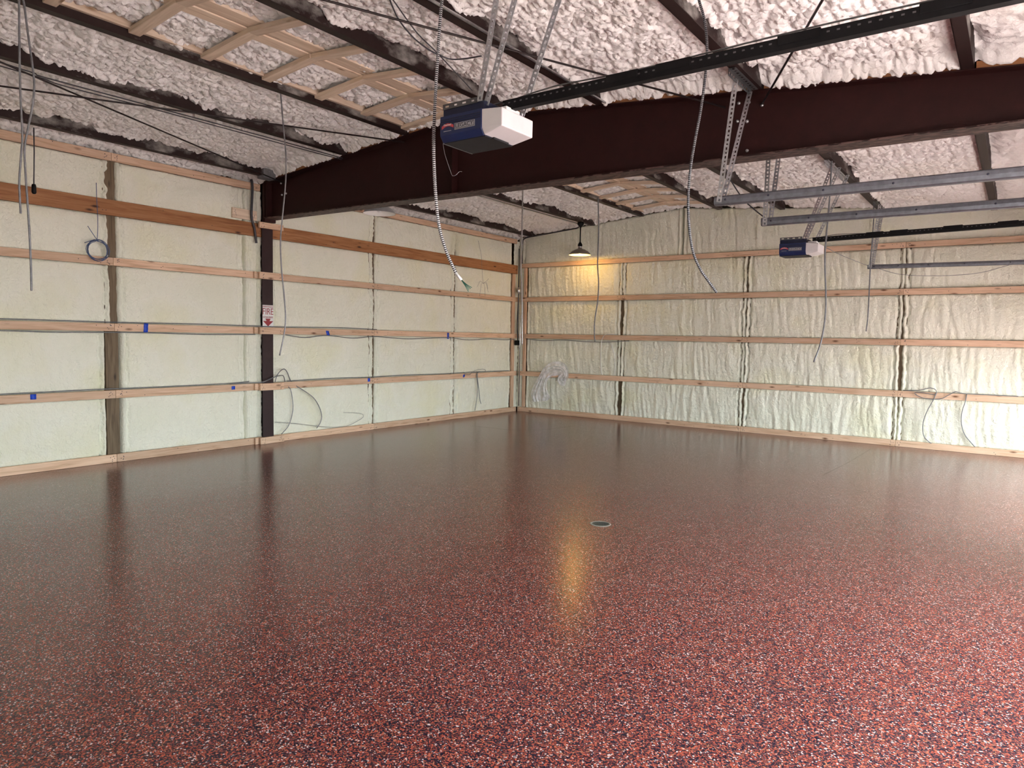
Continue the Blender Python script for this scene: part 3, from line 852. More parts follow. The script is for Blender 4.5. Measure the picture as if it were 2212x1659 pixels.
    wp = smooth_path([(0.05, -0.002 + 0.15, 0.20), (XB + 0.12, 0.16, 0.215), (L * 0.2, 0.16, 0.235), (L * 0.35, 0.16, 0.222), (L * 0.6, 0.165, 0.235), (L * 0.9, 0.165, 0.225)], 0.1)
    MB().tube(wp, 0.004, 6).build('control_wire', M_BRACKET, o)
    MB().tube([Vector(p) - Vector(loc) for p in smooth_path(wire, 0.02)], 0.0008, 5).build('bell_wire', M_PLATE, o)
    return o

OP1 = (5.518, -8.600, 2.637)
opener(OP1, 'blue and white door opener hanging in the foreground at top centre',
       [((5.772, -8.575, 2.835), (5.93, -8.575, 3.60)), ((5.80, -8.55, 2.815), (6.07, -8.55, 3.575)), ((5.862, -8.295, 2.80), (6.17, -8.295, 3.56))],
       (9.28, -8.435, 2.82),
       [(5.516, -8.57, 2.637), (5.526, -8.567, 2.582), (5.547, -8.558, 2.515), (5.562, -8.55, 2.469), (5.572, -8.545, 2.448), (5.588, -8.533, 2.453), (5.602, -8.521, 2.473), (5.615, -8.512, 2.473)])
OP2 = (5.885, -2.85, 2.560)
opener(OP2, 'small blue and white door opener near the back wall',
       [((6.145, -2.83, 2.755), (6.535, -3.30, 3.50)), ((6.165, -2.80, 2.755), (6.55, -3.05, 3.50)), ((6.215, -2.56, 2.745), (6.56, -2.62, 3.50))],
       (9.28, -2.685, 2.80),
       [(5.89, -2.83, 2.565), (5.885, -2.83, 2.48), (5.92, -2.83, 2.38), (5.97, -2.82, 2.30), (5.985, -2.81, 2.24)])
# slotted bracket under the purlin for the far opener
o = perf_angle(MB(), (6.50, -3.5, 3.485), (6.50, -2.5, 3.485), (1, 0, 0), (0, 0, -1), 0.045, 0.05).build('hanger_bracket', M_GALV)
tag(o, 'long slotted steel bracket under the purlin above the far opener', 'bracket')
o = perf_angle(MB(), (5.86, -8.60, 3.575), (6.26, -8.60, 3.54), (0, 1, 0), (0, 0, -1), 0.045, 0.05).build('hanger_bracket', M_GALV)
tag(o, 'slotted steel bracket holding the straps of the foreground opener', 'bracket')

# ------------------------------------------------------------------ garage door tracks
def track(x0, y, z0, z1, straps, bracket, label, thick=1.0):
    o = empty('door_track', (x0, y, z0)); tag(o, label, 'door track', 'overhead door tracks')
    x1 = WIDTH - 0.02; L = x1 - x0; dz = z1 - z0
    prof = [(0.018, 0.034), (-0.006, 0.036), (-0.018, 0.026), (-0.022, 0.0), (-0.018, -0.026), (-0.004, -0.034), (0.03, -0.034), (0.03, -0.031),
            (-0.002, -0.031), (-0.015, -0.023), (-0.019, 0.0), (-0.015, 0.023), (-0.005, 0.033), (0.018, 0.031)]
    prof = [(a * thick, b * thick) for a, b in prof]
    rail = MB().extrude(prof, lambda a, b: (0, a, b), lambda a, b: (L, a, b + dz)).build('rail', M_TRACK, o)
    for k, t in enumerate((0.03, 0.14, 0.27, 0.42, 0.60, 0.8)):
        MB().lathe([(0.0, -0.003), (0.006, -0.003), (0.008, 0.0), (0.008, 0.004)], (L * t, -0.022 * thick, dz * t + 0.004), 8, 0, 'y').build('bolt', M_INK, rail)
    for (a, b_) in straps:
        perf_angle(MB(), Vector(a) - Vector((x0, y, z0)), Vector(b_) - Vector((x0, y, z0)), (1, 0, 0), (0, 1, 0), 0.038, 0.032, (0.6, 0.40)).build('hanger_strap', M_GALV, o)
    if bracket:
        a, b_ = bracket
        perf_angle(MB(), Vector(a) - Vector((x0, y, z0)), Vector(b_) - Vector((x0, y, z0)), (1, 0, 0), (0, 0, -1), 0.05, 0.05).build('purlin_bracket', M_BRACKET, o)
    return o
track(6.33, -6.30, 2.597, 2.582, [((6.355, -6.33, 2.585), (6.475, -6.40, 3.465)), ((6.375, -6.30, 2.60), (6.485, -6.09, 3.465))],
      ((6.50, -6.58, 3.488), (6.50, -6.04, 3.488)), 'grey steel door track in front of the beam, highest of the three')
track(6.366, -5.20, 2.590, 2.577, [((6.385, -5.23, 2.555), (6.40, -5.23, 3.49)), ((6.42, -5.19, 2.56), (6.46, -5.06, 3.49))],
      ((6.50, -5.4, 3.488), (6.50, -4.9, 3.488)), 'grey steel door track behind the beam, middle of the three')
track(6.485, -0.50, 2.613, 2.585, [((6.50, -0.52, 2.60), (6.60, -0.60, 3.47)), ((6.525, -0.50, 2.60), (6.61, -0.38, 3.47))],
      ((6.56, -0.8, 3.483), (6.56, -0.3, 3.483)), 'slim grey door track close to the back wall, lowest of the three', 0.85)
o = MB().tube(smooth_path([(6.33, -2.53, 2.68), (6.36, -1.9, 2.66), (6.44, -1.0, 2.64), (6.485, -0.53, 2.632), (6.641, -0.53, 2.578), (6.878, -0.53, 2.497), (7.163, -0.53, 2.461), (7.544, -0.53, 2.453), (7.855, -0.53, 2.478), (8.151, -0.53, 2.562)], 0.05), 0.0035, 5).build('sensor_wire', M_GCABLE)
tag(o, 'thin wire drooping from the far opener past the lowest track', 'wire')

# ------------------------------------------------------------------ pendant lamps
def pendant(x, y, z, ztop, shade_mat, lit, label):
    o = empty('pendant_lamp', (x, y, z)); tag(o, label, 'lamp', 'pendant lamps on the second purlin')
    R = 0.2
    MB().lathe([(R + 0.004, -0.004), (R, 0.0), (R * 0.93, 0.028), (R * 0.75, 0.062), (R * 0.48, 0.09), (R * 0.22, 0.11), (0.032, 0.118), (0.03, 0.14)], n=36).build('shade', shade_mat, o)
    MB().lathe([(R + 0.002, -0.003), (R - 0.006, 0.002), (R * 0.90, 0.024), (R * 0.72, 0.056), (R * 0.45, 0.083), (R * 0.2, 0.102), (0.0, 0.106)], n=36).build('shade_lining', M_SHADEIN, o)
    MB().lathe([(0.03, 0.135), (0.034, 0.15), (0.03, 0.155)], n=16).build('collar', M_GALV, o)
    MB().lathe([(0.026, 0.15), (0.042, 0.165), (0.04, 0.19), (0.026, 0.215), (0.014, 0.235), (0.0, 0.236)], n=16).build('socket_housing', M_BLACK, o)
    MB().tube([(0, 0, 0.22), (0, 0, ztop - z - 0.05)], 0.012, 10).build('stem', M_BLACK, o)
    MB().lathe([(0.0, ztop - z), (0.06, ztop - z), (0.06, ztop - z - 0.035), (0.03, ztop - z - 0.07), (0.012, ztop - z - 0.09)], n=12).build('canopy_box', M_BLACK, o)
    MB().lathe([(0.0, 0.012), (0.022, 0.018), (0.03, 0.04), (0.024, 0.07), (0.014, 0.105)], n=16).build('bulb', M_BULB if lit else M_WHITE, o)
    if lit:
        ld = bpy.data.lights.new('bulb_light', 'POINT'); ld.energy = lit; ld.color = (1, 0.56, 0.13); ld.shadow_soft_size = 0.03; ld.specular_factor = 0.35
        lo = bpy.data.objects.new('bulb_light', ld); COL.objects.link(lo); lo.parent = o; lo.location = (0, 0, 0.0)
    return o
pendant(1.67, -0.45, 3.05, roof(1.67), M_SHADE, 7, 'lit grey pendant lamp hanging near the back wall corner')
pendant(1.67, -5.44, 3.045, roof(1.67), M_SHADEAL, 0, 'silver pendant lamp half hidden behind the roof beam')

# ------------------------------------------------------------------ conduits, hanging flex and cables
def cable(name, pts, r, mat, label, cat='cable', step=0.03, n=6, group=None):
    o = MB().tube(smooth_path(pts, step), r, n).build(name, mat); tag(o, label, cat, group); return o

def flex(name, pts, r, label, light, dark, pitch=0.0125, cat='conduit'):
    P = smooth_path(pts, 0.01)
    d = [0.0]
    for a, b_ in zip(P[:-1], P[1:]): d.append(d[-1] + (b_ - a).length)
    L = d[-1]; n = int(L / pitch) * 4
    def at(s):
        i = min(len(P) - 2, max(0, int(np.searchsorted(d, s)) - 1))
        t = (s - d[i]) / max(1e-9, d[i + 1] - d[i]); return P[i].lerp(P[i + 1], t)
    pts2 = [at(L * k / n) for k in range(n + 1)]
    rr = [r * (1.0 if k % 4 in (0, 1) else 0.84) for k in range(n + 1)]
    root = empty(name, P[0]); tag(root, label, cat)
    off = Vector(P[0])
    MB().tube([p - off for p in pts2], rr, 8, lambda i: 0 if i % 4 in (0, 3) else 1).build('sheath', [light, dark], root)
    return root, P[0], P[-1]

STRIPED = [(5.34, -8.38, 3.66), (5.335, -8.402, 3.48), (5.335, -8.43, 3.14), (5.338, -8.453, 2.828), (5.346, -8.463, 2.63), (5.369, -8.467, 2.375), (5.398, -8.463, 2.177), (5.443, -8.443, 2.022), (5.496, -8.415, 1.896)]
rt, a, e = flex('flexible_conduit', STRIPED, 0.0105, 'ribbed metal flexible conduit dangling beside the foreground opener', M_FLEXL, M_FLEXD)
e = Vector(e); dirv = Vector((0.034, 0.022, -0.05)).normalized()
MB().tube([e - a, e - a + dirv * 0.055], 0.0085, 8).build('end_tape', M_WHITE, rt)
for k, (dx, dz) in enumerate(((0.0, 0.0), (0.012, 0.006), (0.022, 0.012), (-0.004, -0.01))):
    MB().tube([e - a + dirv * 0.05, e - a + dirv * 0.09 + Vector((dx * 0.4, 0, dz * 0.3)), e - a + dirv * 0.13 + Vector((dx, 0, dz))], 0.0022, 5).build('wire_end', M_GREEN, rt)
DARKFLEX = [(6.698, -7.721, 3.552), (6.713, -7.716, 3.472), (6.743, -7.704, 3.366), (6.763, -7.7, 3.233), (6.767, -7.71, 3.073), (6.757, -7.735, 2.859), (6.739, -7.763, 2.672), (6.726, -7.786, 2.511), (6.723, -7.8, 2.351), (6.734, -7.806, 2.191), (6.76, -7.8, 2.031), (6.8, -7.78, 1.925), (6.843, -7.754, 1.854), (6.886, -7.729, 1.788)]
flex('flexible_conduit', DARKFLEX, 0.0085, 'dark ribbed flexible conduit hanging in front of the beam, curling right', M_CONDUIT, M_FLEXD, 0.011)
LEFT1 = [(2.764, -9.747, 3.729), (2.784, -9.759, 3.395), (2.806, -9.769, 3.086), (2.831, -9.773, 2.808), (2.832, -9.782, 2.684), (2.832, -9.798, 2.498), (2.841, -9.801, 2.374), (2.851, -9.802, 2.278)]
LEFT2 = [(2.755, -9.727, 3.739), (2.771, -9.72, 3.684), (2.801, -9.714, 3.498), (2.842, -9.704, 3.25), (2.856, -9.704, 3.141), (2.853, -9.717, 3.001), (2.836, -9.742, 2.845), (2.825, -9.76, 2.72), (2.838, -9.763, 2.565), (2.858, -9.764, 2.379), (2.884, -9.765, 2.13), (2.903, -9.769, 1.913), (2.914, -9.774, 1.764)]
flex('flexible_conduit', LEFT1, 0.0075, 'shorter grey flexible conduit of the pair at far left', M_CONDUIT, M_GCABLE, 0.009)
flex('flexible_conduit', LEFT2, 0.0075, 'longer grey flexible conduit of the pair at far left', M_CONDUIT, M_GCABLE, 0.009)
cable('hanging_cable', [(2.646, -7.608, 3.747), (2.678, -7.607, 3.477), (2.715, -7.604, 3.178), (2.729, -7.615, 2.922), (2.723, -7.648, 2.579), (2.72, -7.667, 2.364), (2.741, -7.673, 2.108), (2.775, -7.669, 1.851), (2.797, -7.671, 1.638), (2.789, -7.69, 1.466), (2.77, -7.718, 1.303)],
      0.007, M_CONDUIT, 'grey cable hanging from the ceiling in front of the column and fire sign')
cable('hanging_cable', [(2.753, -1.758, 3.749), (2.787, -1.776, 3.22), (2.802, -1.807, 2.704), (2.83, -1.811, 2.41), (2.834, -1.832, 2.116), (2.814, -1.871, 1.821), (2.82, -1.885, 1.6), (2.833, -1.886, 1.468)],
      0.010, M_GCABLE, 'dark grey cable hanging just right of the lit pendant lamp')
cable('hanging_cable', [(2.11, -2.93, 3.78), (2.114, -2.938, 3.682), (2.128, -2.958, 3.32), (2.144, -2.98, 2.901), (2.15, -3.002, 2.587), (2.174, -3.004, 2.343), (2.206, -3.021, 1.855), (2.23, -3.04, 1.401)],
      0.011, M_EMT, 'silver grey cable hanging straight down in front of the room corner')
cable('hanging_cable', [(6.552, -3.39, 3.505), (6.554, -3.423, 3.077), (6.547, -3.461, 2.673), (6.548, -3.481, 2.421), (6.578, -3.492, 2.019), (6.583, -3.509, 1.767), (6.56, -3.546, 1.514), (6.51, -3.6, 1.302)],
      0.009, M_GCABLE, 'grey cable hanging just right of the far opener')
cable('hanging_cable', [(6.528, -0.558, 3.55), (6.546, -0.581, 3.232), (6.542, -0.626, 2.708), (6.547, -0.655, 2.315), (6.552, -0.683, 1.922), (6.543, -0.708, 1.686)],
      0.009, M_GCABLE, 'grey cable hanging beside the end of the lowest door track')
cable('hanging_cable', [(5.90, -5.15, 3.66), (5.93, -5.15, 3.35), (5.964, -5.15, 3.188), (6.026, -5.15, 3.057), (6.105, -5.15, 2.925), (6.196, -5.15, 2.801), (6.332, -5.15, 2.675), (6.40, -5.18, 2.625)], 0.006, M_CABLE, 'short black cable sloping down to the end of the middle door track')
rt = empty('power_cord', (0.208, -8.741, 3.517)); tag(rt, 'short black cord with a plug hanging from the eave purlin at left', 'cord')
MB().tube([(0, 0, 0), (0.017, -0.008, -0.25), (0.031, -0.024, -0.573)], 0.006, 6).build('cord', M_CABLE, rt)
MB().lathe([(0.0, 0.0), (0.016, -0.004), (0.02, -0.02), (0.022, -0.085), (0.012, -0.10), (0.0, -0.10)], (0.031, -0.024, -0.56), 10).build('plug', M_BLACK, rt)
# coil of blue-grey wire on the left wall
rt = empty('wire_coil', (0.05, -8.095, 2.383)); tag(rt, 'coil of blue grey wire hung from the brown header at left', 'wire')
cl = []
for k in range(5 * 20 + 1):
    w = k / 20 * 2 * math.pi; tn = k // 20
    cl.append((0.004 * tn + 0.003 * math.sin(w * 1.7), (0.108 + 0.008 * math.sin(tn * 2.3)) * math.sin(w) + 0.012 * math.sin(tn * 1.7), (0.108 + 0.01 * math.cos(tn * 3.1)) * math.cos(w)))
MB().tube(cl, 0.0036, 5).build('coil', M_BLUEWIRE, rt)
MB().tube(smooth_path([(0.02, -0.007, 0.728), (0.0, 0.003, 0.556), (0.0, 0.009, 0.357), (0.0, 0.006, 0.206), (0.0, -0.005, 0.10)], 0.04), 0.0036, 5).build('drop', M_BLUEWIRE, rt)
MB().tube([(0, 0.0, 0.11), (0.01, -0.06, 0.19), (0.012, -0.10, 0.25)], 0.0036, 5).build('tail', M_BLUEWIRE, rt)
MB().tube([(0, 0.02, 0.115), (0.01, -0.06, 0.10), (0.012, -0.135, 0.065)], 0.0036, 5).build('tail', M_BLUEWIRE, rt)
# wires around the column
cable('wire_loop', [(0.02, -6.49, 0.84), (0.04, -6.2, 0.845), (0.085, -6.05, 0.85), (0.085, -5.899, 0.901), (0.085, -5.81, 0.923), (0.06, -5.713, 0.927), (0.0, -5.64, 0.865), (-0.03, -5.60, 0.79), (0.02, -5.561, 0.731), (0.03, -5.531, 0.566), (0.03, -5.531, 0.401), (0.03, -5.594, 0.222), (0.03, -5.717, 0.103)],
      0.0065, M_CONDUIT, 'grey wire loop drooping right beside the steel column foot')
cable('wire_loop', [(0.04, -5.825, 0.84), (0.06, -5.81, 0.923), (0.06, -5.75, 0.992), (0.05, -5.682, 1.016), (0.03, -5.621, 0.969), (0.0, -5.545, 0.85), (-0.03, -5.47, 0.79), (0.02, -5.404, 0.737), (0.03, -5.178, 0.591), (0.03, -5.061, 0.434), (0.03, -5.019, 0.294), (0.03, -5.053, 0.194), (0.03, -5.111, 0.131)],
      0.0065, M_CONDUIT, 'larger grey wire loop drooping right of the steel column, further out')
cable('slack_wire', [(0.02, -5.814, 0.28), (0.02, -5.461, 0.229), (0.02, -5.053, 0.152), (0.02, -4.795, 0.114), (0.02, -4.526, 0.11), (0.02, -4.246, 0.194), (0.02, -4.198, 0.241), (0.02, -4.265, 0.283), (0.02, -4.599, 0.323)],
      0.003, M_GCABLE, 'thin slack wire lying along the bottom plate right of column', 'wire')
cable('wire_tail', [(0.02, -1.30, 0.845), (0.025, -1.379, 0.79), (0.03, -1.347, 0.571), (0.03, -1.369, 0.352), (0.03, -1.42, 0.117)], 0.006, M_GCABLE, 'longer grey wire tail below the lowest left girt near corner', 'wire')
cable('wire_tail', [(0.02, -1.35, 0.845), (0.03, -1.36, 0.748), (0.03, -1.317, 0.525), (0.03, -1.27, 0.301), (0.03, -1.24, 0.237)], 0.006, M_GCABLE, 'shorter grey wire tail below the lowest left girt near corner', 'wire')
cable('wire_bunch', [(0.01, -1.75, 0.84), (0.03, -1.60, 0.80), (0.03, -1.5, 0.86), (0.03, -1.2, 0.90), (0.02, -1.1, 0.86), (0.03, -1.25, 0.85), (0.02, -1.5, 0.84)], 0.004, M_GCABLE, 'small tangle of wire on the lowest left girt near corner', 'wire')
cable('wire_drop', [(7.39, -0.01, 0.84), (7.347, -0.03, 0.709), (7.28, -0.03, 0.544), (7.242, -0.03, 0.372), (7.256, -0.03, 0.204), (7.318, -0.03, 0.123), (7.36, -0.02, 0.093)], 0.0065, M_GCABLE, 'left of two grey wires drooping to the floor at lower right wall', 'wire')
cable('wire_drop', [(7.75, -0.01, 0.84), (7.739, -0.03, 0.723), (7.708, -0.03, 0.577), (7.71, -0.03, 0.413), (7.762, -0.03, 0.253), (7.885, -0.02, 0.096)], 0.0065, M_GCABLE, 'right of two grey wires drooping to the floor at lower right wall', 'wire')
cable('wire_bundle', [(6.962, -0.012, 0.838), (7.168, -0.03, 0.853), (7.31, -0.045, 0.895), (7.38, -0.045, 0.866), (7.372, -0.045, 0.805), (7.198, -0.045, 0.821), (7.111, -0.045, 0.809), (7.231, -0.045, 0.743), (7.432, -0.045, 0.743), (7.541, -0.045, 0.809), (7.622, -0.045, 0.86), (7.706, -0.03, 0.838), (7.978, -0.012, 0.836), (8.341, -0.012, 0.836)], 0.006, M_GCABLE, 'tangled grey wire looped over the lowest girt at lower right', 'wire')
rt = empty('thin_wire_tuft', (0.05, -1.25, 2.521)); tag(rt, 'thin wire hanging from the header into a spidery tuft near corner', 'wire')
MB().tube(smooth_path([(0.0, -0.17, 0.775), (0, -0.068, 0.487), (0, -0.049, 0.273), (0, 0, 0)], 0.05), 0.0025, 5).build('drop', M_GCABLE, rt)
for (dy, dz, cz) in ((0.15, 0.10, 0.03), (-0.19, -0.08, 0.05), (-0.12, -0.25, 0.04), (0.12, -0.10, 0.03), (0.05, -0.24, 0.02), (0.14, -0.16, 0.06)):
    MB().tube(smooth_path([(0, 0, 0), (0.01, dy * 0.6, dz * 0.25 + cz), (0.01, dy, dz)], 0.03), 0.0022, 5).build('strand', M_GCABLE, rt)
cable('white_wire', [(2.261, -0.03, 1.606), (2.039, -0.035, 1.60), (1.963, -0.035, 1.533), (1.927, -0.02, 1.402), (1.917, 0.0, 1.097), (1.933, 0.0, 0.879), (1.963, 0.0, 0.85)], 0.006, M_WHITE, 'white wire looped over a girt on the back wall below lamp', 'wire')
cable('white_wire', [(2.05, 0.0, 1.49), (2.12, 0.02, 1.40), (2.19, 0.02, 1.2), (2.21, 0.02, 0.95), (2.19, 0.0, 0.84)], 0.005, M_WHITE, 'white wire bowed against the first post of the back wall', 'wire')
# cables stapled along the girts
def along(pts, label, r=0.006, mat=M_GCABLE):
    cable('girt_cable', pts, r, mat, label, 'cable', 0.08, 5)
along([(-0.012, -12.0, 1.602), (-0.012, -9.0, 1.604), (-0.01, -7.9, 1.600), (-0.01, -6.9, 1.606), (0.0, -6.2, 1.602), (0.045, -6.05, 1.600), (0.045, -5.75, 1.598), (0.0, -5.5, 1.600), (-0.01, -4.6, 1.61), (-0.01, -3.9, 1.598)], 'dark cable running along the top of the second left wall girt')
along([(-0.012, -12.0, 1.488), (0.005, -9.2, 1.486), (0.005, -8.6, 1.478), (0.005, -8.2, 1.482), (0.005, -7.6, 1.487), (0.004, -6.8, 1.478), (0.0, -6.1, 1.488)], 'dark cable sagging under the second girt left of the column')
along([(0.0, -5.62, 1.49), (0.005, -5.3, 1.455), (0.005, -4.9, 1.49), (0.005, -4.4, 1.455), (0.005, -3.95, 1.485), (0.005, -3.2, 1.455), (0.005, -2.2, 1.485), (0.005, -1.6, 1.45), (0.005, -1.0, 1.475), (0.005, -0.5, 1.46), (0.0, -0.1, 1.48)], 'dark cable sagging under the second girt right of the column')
along([(-0.012, -12.0, 0.842), (-0.012, -9.0, 0.842), (-0.01, -8.2, 0.846), (-0.01, -7.4, 0.842), (-0.01, -6.5, 0.845), (0.0, -6.2, 0.86)], 'dark cable along the top of the lowest girt left of column')
along([(0.0, -5.6, 0.842), (-0.01, -4.8, 0.85), (-0.01, -4.0, 0.842), (-0.01, -3.3, 0.85), (-0.01, -2.3, 0.84), (-0.01, -1.4, 0.85), (-0.01, -0.3, 0.842)], 'dark cable along the top of the lowest girt right of column')
along([(0.2, -0.005, 1.487), (0.6, -0.005, 1.46), (1.1, -0.005, 1.478), (1.6, -0.005, 1.455), (2.1, -0.005, 1.46), (2.5, -0.005, 1.488)], 'dark cable sagging under the second back wall girt below lamp')
# silver conduits on the ceiling
o = MB().tube([(0.24, -12.5, 3.555), (0.24, -7.27, 3.555)], 0.013, 10).build('silver_conduit', M_EMT); tag(o, 'silver conduit running along the eave purlin at left', 'conduit')
o = MB().tube([(0.262, -7.26, 3.552), (0.262, -6.3, 3.552)], 0.012, 10).build('black_conduit', M_CABLE); tag(o, 'black conduit continuing the eave conduit to the beam', 'conduit')
o = MB().tube([(5.20, -12.5, 3.62), (5.20, -6.05, 3.62)], 0.011, 10).build('silver_conduit', M_EMT); tag(o, 'silver conduit beside the purlin behind the opener straps', 'conduit')
o = MB().tube([(1.63, -5.8, 3.618), (1.63, -0.5, 3.618)], 0.011, 10).build('silver_conduit', M_EMT); tag(o, 'silver conduit along the lamp purlin behind the beam', 'conduit')
o = MB().tube(smooth_path([(1.62, -12.3, 3.615), (1.64, -9.5, 3.615), (1.60, -9.22, 3.607), (1.61, -8.4, 3.609), (1.63, -7.1, 3.613), (1.63, -6.0, 3.615)], 0.1), 0.0055, 6).build('ceiling_cable', M_CABLE); tag(o, 'dark cable along the second purlin left of the beam', 'cable')
o = MB().tube(smooth_path([(1.60, -12.3, 3.598), (1.60, -9.5, 3.60), (1.56, -9.0, 3.592), (1.58, -8.2, 3.598), (1.60, -6.9, 3.597), (1.61, -6.0, 3.602)], 0.1), 0.005, 6).build('ceiling_cable', M_CABLE); tag(o, 'thinner lower dark cable along the second purlin left of beam', 'cable')
BW1 = [(5.049, -8.569, 3.599), (4.843, -8.277, 3.619), (4.706, -8.003, 3.631), (4.642, -7.79, 3.637), (4.632, -7.651, 3.638), (4.661, -7.525, 3.635), (4.798, -7.495, 3.623), (4.934, -7.497, 3.61)]
BW2 = [(5.06, -8.564, 3.598), (4.789, -8.043, 3.624), (4.646, -7.667, 3.637), (4.305, -6.835, 3.668)]
cable('ceiling_cable', BW1, 0.0055, M_CABLE, 'black cable curling across the ceiling foam left of the opener')
cable('ceiling_cable', BW2, 0.0045, M_CABLE, 'straight black cable across the ceiling foam left of opener')
# black conduit from the corner up to the lit lamp
cable('black_conduit', [(0.1, -0.06, 3.0), (0.1, -0.06, 3.40), (0.16, -0.05, 3.505), (0.5, -0.05, 3.54), (1.2, -0.05, 3.60), (1.38, -0.08, 3.61), (1.5, -0.2, 3.63), (1.58, -0.32, 3.645), (1.65, -0.43, 3.64)], 0.012, M_CABLE, 'black conduit along the top of the back wall to the lamp', 'conduit', 0.05)
o = MB().tube([(0.085, -0.07, 0.12), (0.085, -0.07, 3.1)], 0.012, 8).build('corner_conduit', M_EMT); tag(o, 'silver conduit standing upright in the room corner', 'conduit')
o = MB().tube([(0.05, -0.10, 1.45), (0.05, -0.10, 3.3)], 0.011, 8).build('corner_conduit', M_CABLE); tag(o, 'black conduit in the room corner above the outlet box', 'conduit')
cable('corner_cable', [(0.06, -0.12, 2.3), (0.075, -0.16, 1.95), (0.06, -0.15, 1.72), (0.06, -0.12, 1.5)], 0.006, M_CABLE, 'black cable bowing beside the corner conduits', 'cable')
rt = empty('corner_alarm', (0.09, -0.135, 2.455)); tag(rt, 'round grey metal bell fixture high in the room corner', 'fixture')
MB().lathe([(0.0, 0.045), (0.03, 0.042), (0.055, 0.028), (0.066, 0.005), (0.066, -0.01), (0.0, -0.012)], n=20, axis='x').build('dome', M_GALV, rt)
MB().lathe([(0.045, -0.01), (0.045, -0.035), (0.0, -0.035)], n=16, axis='x').build('base', M_CONDUIT, rt)
rt = empty('outlet_box', (0.06, -0.125, 1.40)); tag(rt, 'small black outlet box in the room corner at mid height', 'box')
MB().box((-0.03, -0.05, -0.045), (0.03, 0.05, 0.055)).build('box', M_BLACK, rt, 0.006)
MB().tube(smooth_path([(0.03, -0.02, -0.04), (0.04, -0.01, -0.09), (0.035, 0.02, -0.10), (0.03, 0.03, -0.13)], 0.02), 0.004, 5).build('wire_end', M_CABLE, rt)
cable('column_conduit', [(0.02, -6.16, 3.52), (0.03, -6.15, 3.42), (0.02, -6.16, 3.05), (0.02, -6.12, 2.9), (0.02, -6.09, 2.7)], 0.016, M_CABLE, 'black conduit running down beside the column top', 'conduit', 0.05, 8)

# ------------------------------------------------------------------ blue tape, sign, plastic film, drain
def tape(y, z, w, h, tilt, label):
    o = empty('tape_strip', (0.0, y, z)); tag(o, label, 'tape', 'blue tape pieces on the left wall girts')
    n = 6; P = []
    for k in range(n + 1):
        zz = h * (0.5 - k / n)
        for sgn in (-1, 1):
            P.append((0.004 + 0.003 * math.sin(k * 2.1) * (1 if tilt else 0.4), sgn * w / 2 + tilt * zz, zz))
    F = [(2 * k, 2 * k + 1, 2 * k + 3, 2 * k + 2) for k in range(n)]
    s = MB().poly(P, F, 0, True).build('strip', M_TAPE, o)
    md = s.modifiers.new('thickness', 'SOLIDIFY'); md.thickness = 0.0012
    return o
tape(-7.558, 1.545, 0.05, 0.105, 0.06, 'tall blue tape strip on the second girt left of the column')
tape(-8.735, 0.80, 0.055, 0.055, 0.0, 'blue tape square on the lowest girt at far left')
tape(-6.434, 0.785, 0.05, 0.045, 0.0, 'blue tape square on the lowest girt just left of column')
tape(-4.886, 1.525, 0.055, 0.07, -0.35, 'crumpled blue tape on the second girt right of the column')
tape(-2.185, 1.52, 0.05, 0.11, 0.0, 'blue tape strip on the second girt near the corner')
tape(-4.07, 0.80, 0.05, 0.055, 0.0, 'blue tape square on the lowest girt right of the column')
tape(-1.729, 0.785, 0.05, 0.05, 0.3, 'small blue tape scrap on the lowest girt near the corner')

sg = empty('fire_sign', (0.034, -5.93, 1.74)); tag(sg, 'white and red fire extinguisher sign wrapped on the steel column', 'sign')
MB().box((0.0, -0.082, -0.150), (0.003, 0.085, 0.148)).build('panel', M_WHITE, sg)
MB().box((0.003, -0.082, 0.120), (0.0036, 0.085, 0.127)).build('border', M_SIGNRED, sg)
MB().box((0.003, -0.082, 0.138), (0.0036, 0.085, 0.142)).build('border', M_SIGNRED, sg)
FX = Matrix(((0, 0, 1, 0), (1, 0, 0, 0), (0, 1, 0, 0), (0, 0, 0, 1)))
text_mesh('FIRE', 0.125, M_SIGNRED, 'lettering', sg, Matrix.Translation((0.0036, 0.0015, 0.057)) @ FX, width=0.166)
text_mesh('EXTINGUISHER', 0.034, M_SIGNRED, 'lettering', sg, Matrix.Translation((0.0036, 0.0015, -0.017)) @ FX, width=0.155)
ar = [(-0.04, -0.035), (0.04, -0.035), (0.024, -0.068), (0.082, -0.068), (0.0, -0.140), (-0.079, -0.068), (-0.024, -0.068)]
MB().extrude([(a, z) for a, z in ar], lambda a, z: (0.003, a + 0.001, z), lambda a, z: (0.0038, a + 0.001, z)).build('arrow', M_SIGNRED, sg)

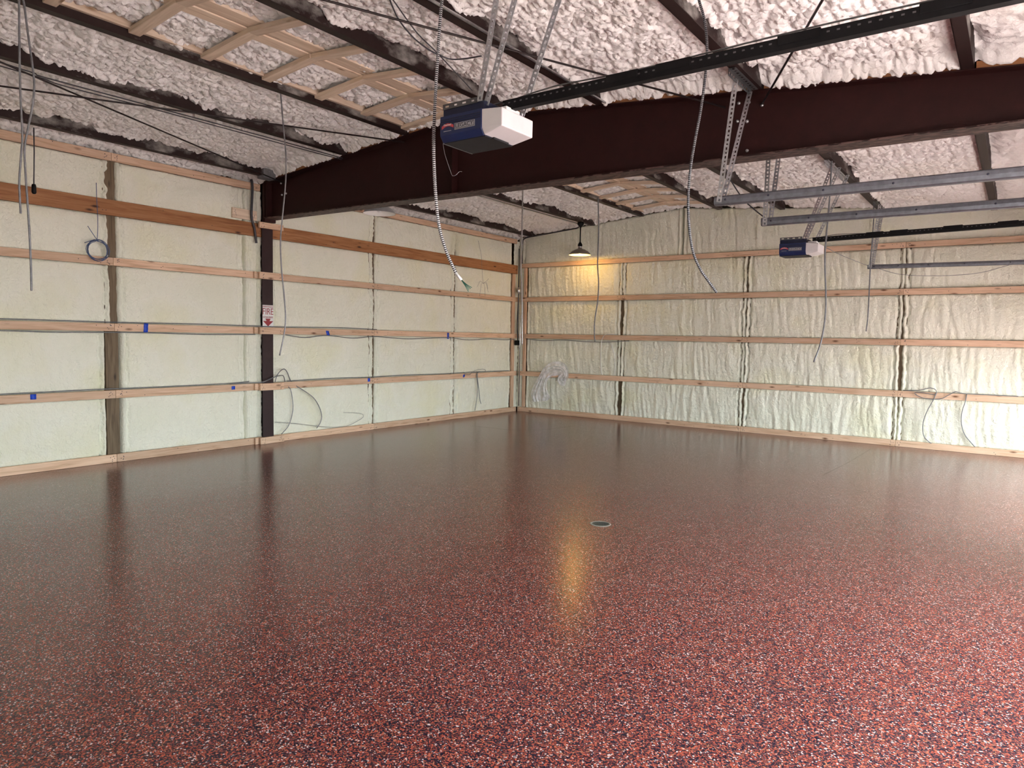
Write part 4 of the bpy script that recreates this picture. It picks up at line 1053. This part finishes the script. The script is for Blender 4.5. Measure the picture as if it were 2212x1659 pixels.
# clear film draped over the lowest girt of the back wall
cen = [(1.19, -0.03, 0.665, 0.07), (1.10, -0.05, 0.70, 0.09), (1.17, -0.04, 0.79, 0.08), (1.13, -0.05, 0.89, 0.12), (1.00, -0.07, 0.92, 0.13), (0.87, -0.09, 0.90, 0.12), (0.77, -0.11, 0.81, 0.10), (0.71, -0.12, 0.69, 0.10), (0.66, -0.11, 0.56, 0.13), (0.63, -0.10, 0.43, 0.18), (0.62, -0.09, 0.33, 0.22), (0.63, -0.08, 0.25, 0.16)]
P = smooth_path([c[:3] for c in cen], 0.02)
Wd = np.interp(np.linspace(0, 1, len(P)), np.linspace(0, 1, len(cen)), [c[3] for c in cen])
nu = 30; XX = np.zeros((len(P), nu)); YY = XX.copy(); ZZ = XX.copy()
for i, p in enumerate(P):
    a = P[max(0, i - 1)]; c = P[min(len(P) - 1, i + 1)]
    t = (c - a).normalized(); s_ = Vector((-t.z, 0, t.x))
    if s_.length < 1e-4: s_ = Vector((1, 0, 0))
    s_.normalize()
    for k in range(nu):
        q = k / (nu - 1) - 0.5
        fold = 0.020 * math.sin(q * 11 + i * 0.05) + 0.012 * math.sin(q * 23 + i * 0.11) + 0.006 * math.sin(q * 47 - i * 0.17)
        r = p + s_ * (q * 2.2 * Wd[i] * (1 + 0.10 * math.sin(i * 0.23 + q * 3))) + Vector((0, -abs(fold) - 0.008, 0.0))
        XX[i, k], YY[i, k], ZZ[i, k] = r.x, min(r.y, -0.02), r.z
me = grid_mesh('plastic_film', XX, YY, ZZ); me.materials.append(M_FILM)
o = link('plastic_film', me); tag(o, 'crumpled clear plastic film draped over the lowest back wall girt', 'plastic film')

dr = empty('floor_drain', (5.62, -6.71, 0.0)); tag(dr, 'round metal drain grate set in the red floor', 'drain')
MB().lathe([(0.068, 0.0005), (0.069, 0.004), (0.084, 0.003), (0.086, 0.0005)], n=32).build('rim', M_RIM, dr)
MB().lathe([(0.0, 0.001), (0.068, 0.001)], n=32).build('pit', M_INK, dr)
gb = MB()
for k in range(-5, 6):
    q = k * 0.0125; hl = math.sqrt(max(0, 0.068 ** 2 - q * q))
    if hl > 0.01:
        gb.box((q - 0.0028, -hl, 0.0012), (q + 0.0028, hl, 0.003)); gb.box((-hl, q - 0.0028, 0.0012), (hl, q + 0.0028, 0.003))
gb.build('grate', M_GRATE, dr)
for pts in ([(0.856, -2.516), (1.234, -2.49), (1.70, -2.45), (2.02, -2.05), (2.10, -1.6), (2.129, -1.285)], [(6.572, -3.13), (6.60, -2.6), (6.625, -2.087), (6.653, -0.568)]):
    P = smooth_path([(a, b_, 0.0006) for a, b_ in pts], 0.1)
    mb = MB(); PV = []
    for i, p in enumerate(P):
        t = (P[min(i + 1, len(P) - 1)] - P[max(0, i - 1)]).normalized(); s_ = Vector((-t.y, t.x, 0)) * (0.006 + 0.003 * math.sin(i * 1.3))
        PV += [tuple(p + s_), tuple(p - s_)]
    mb.poly(PV, [(2 * i, 2 * i + 1, 2 * i + 3, 2 * i + 2) for i in range(len(P) - 1)])
    mb.build('floor_joint', M_SEAL, fl)
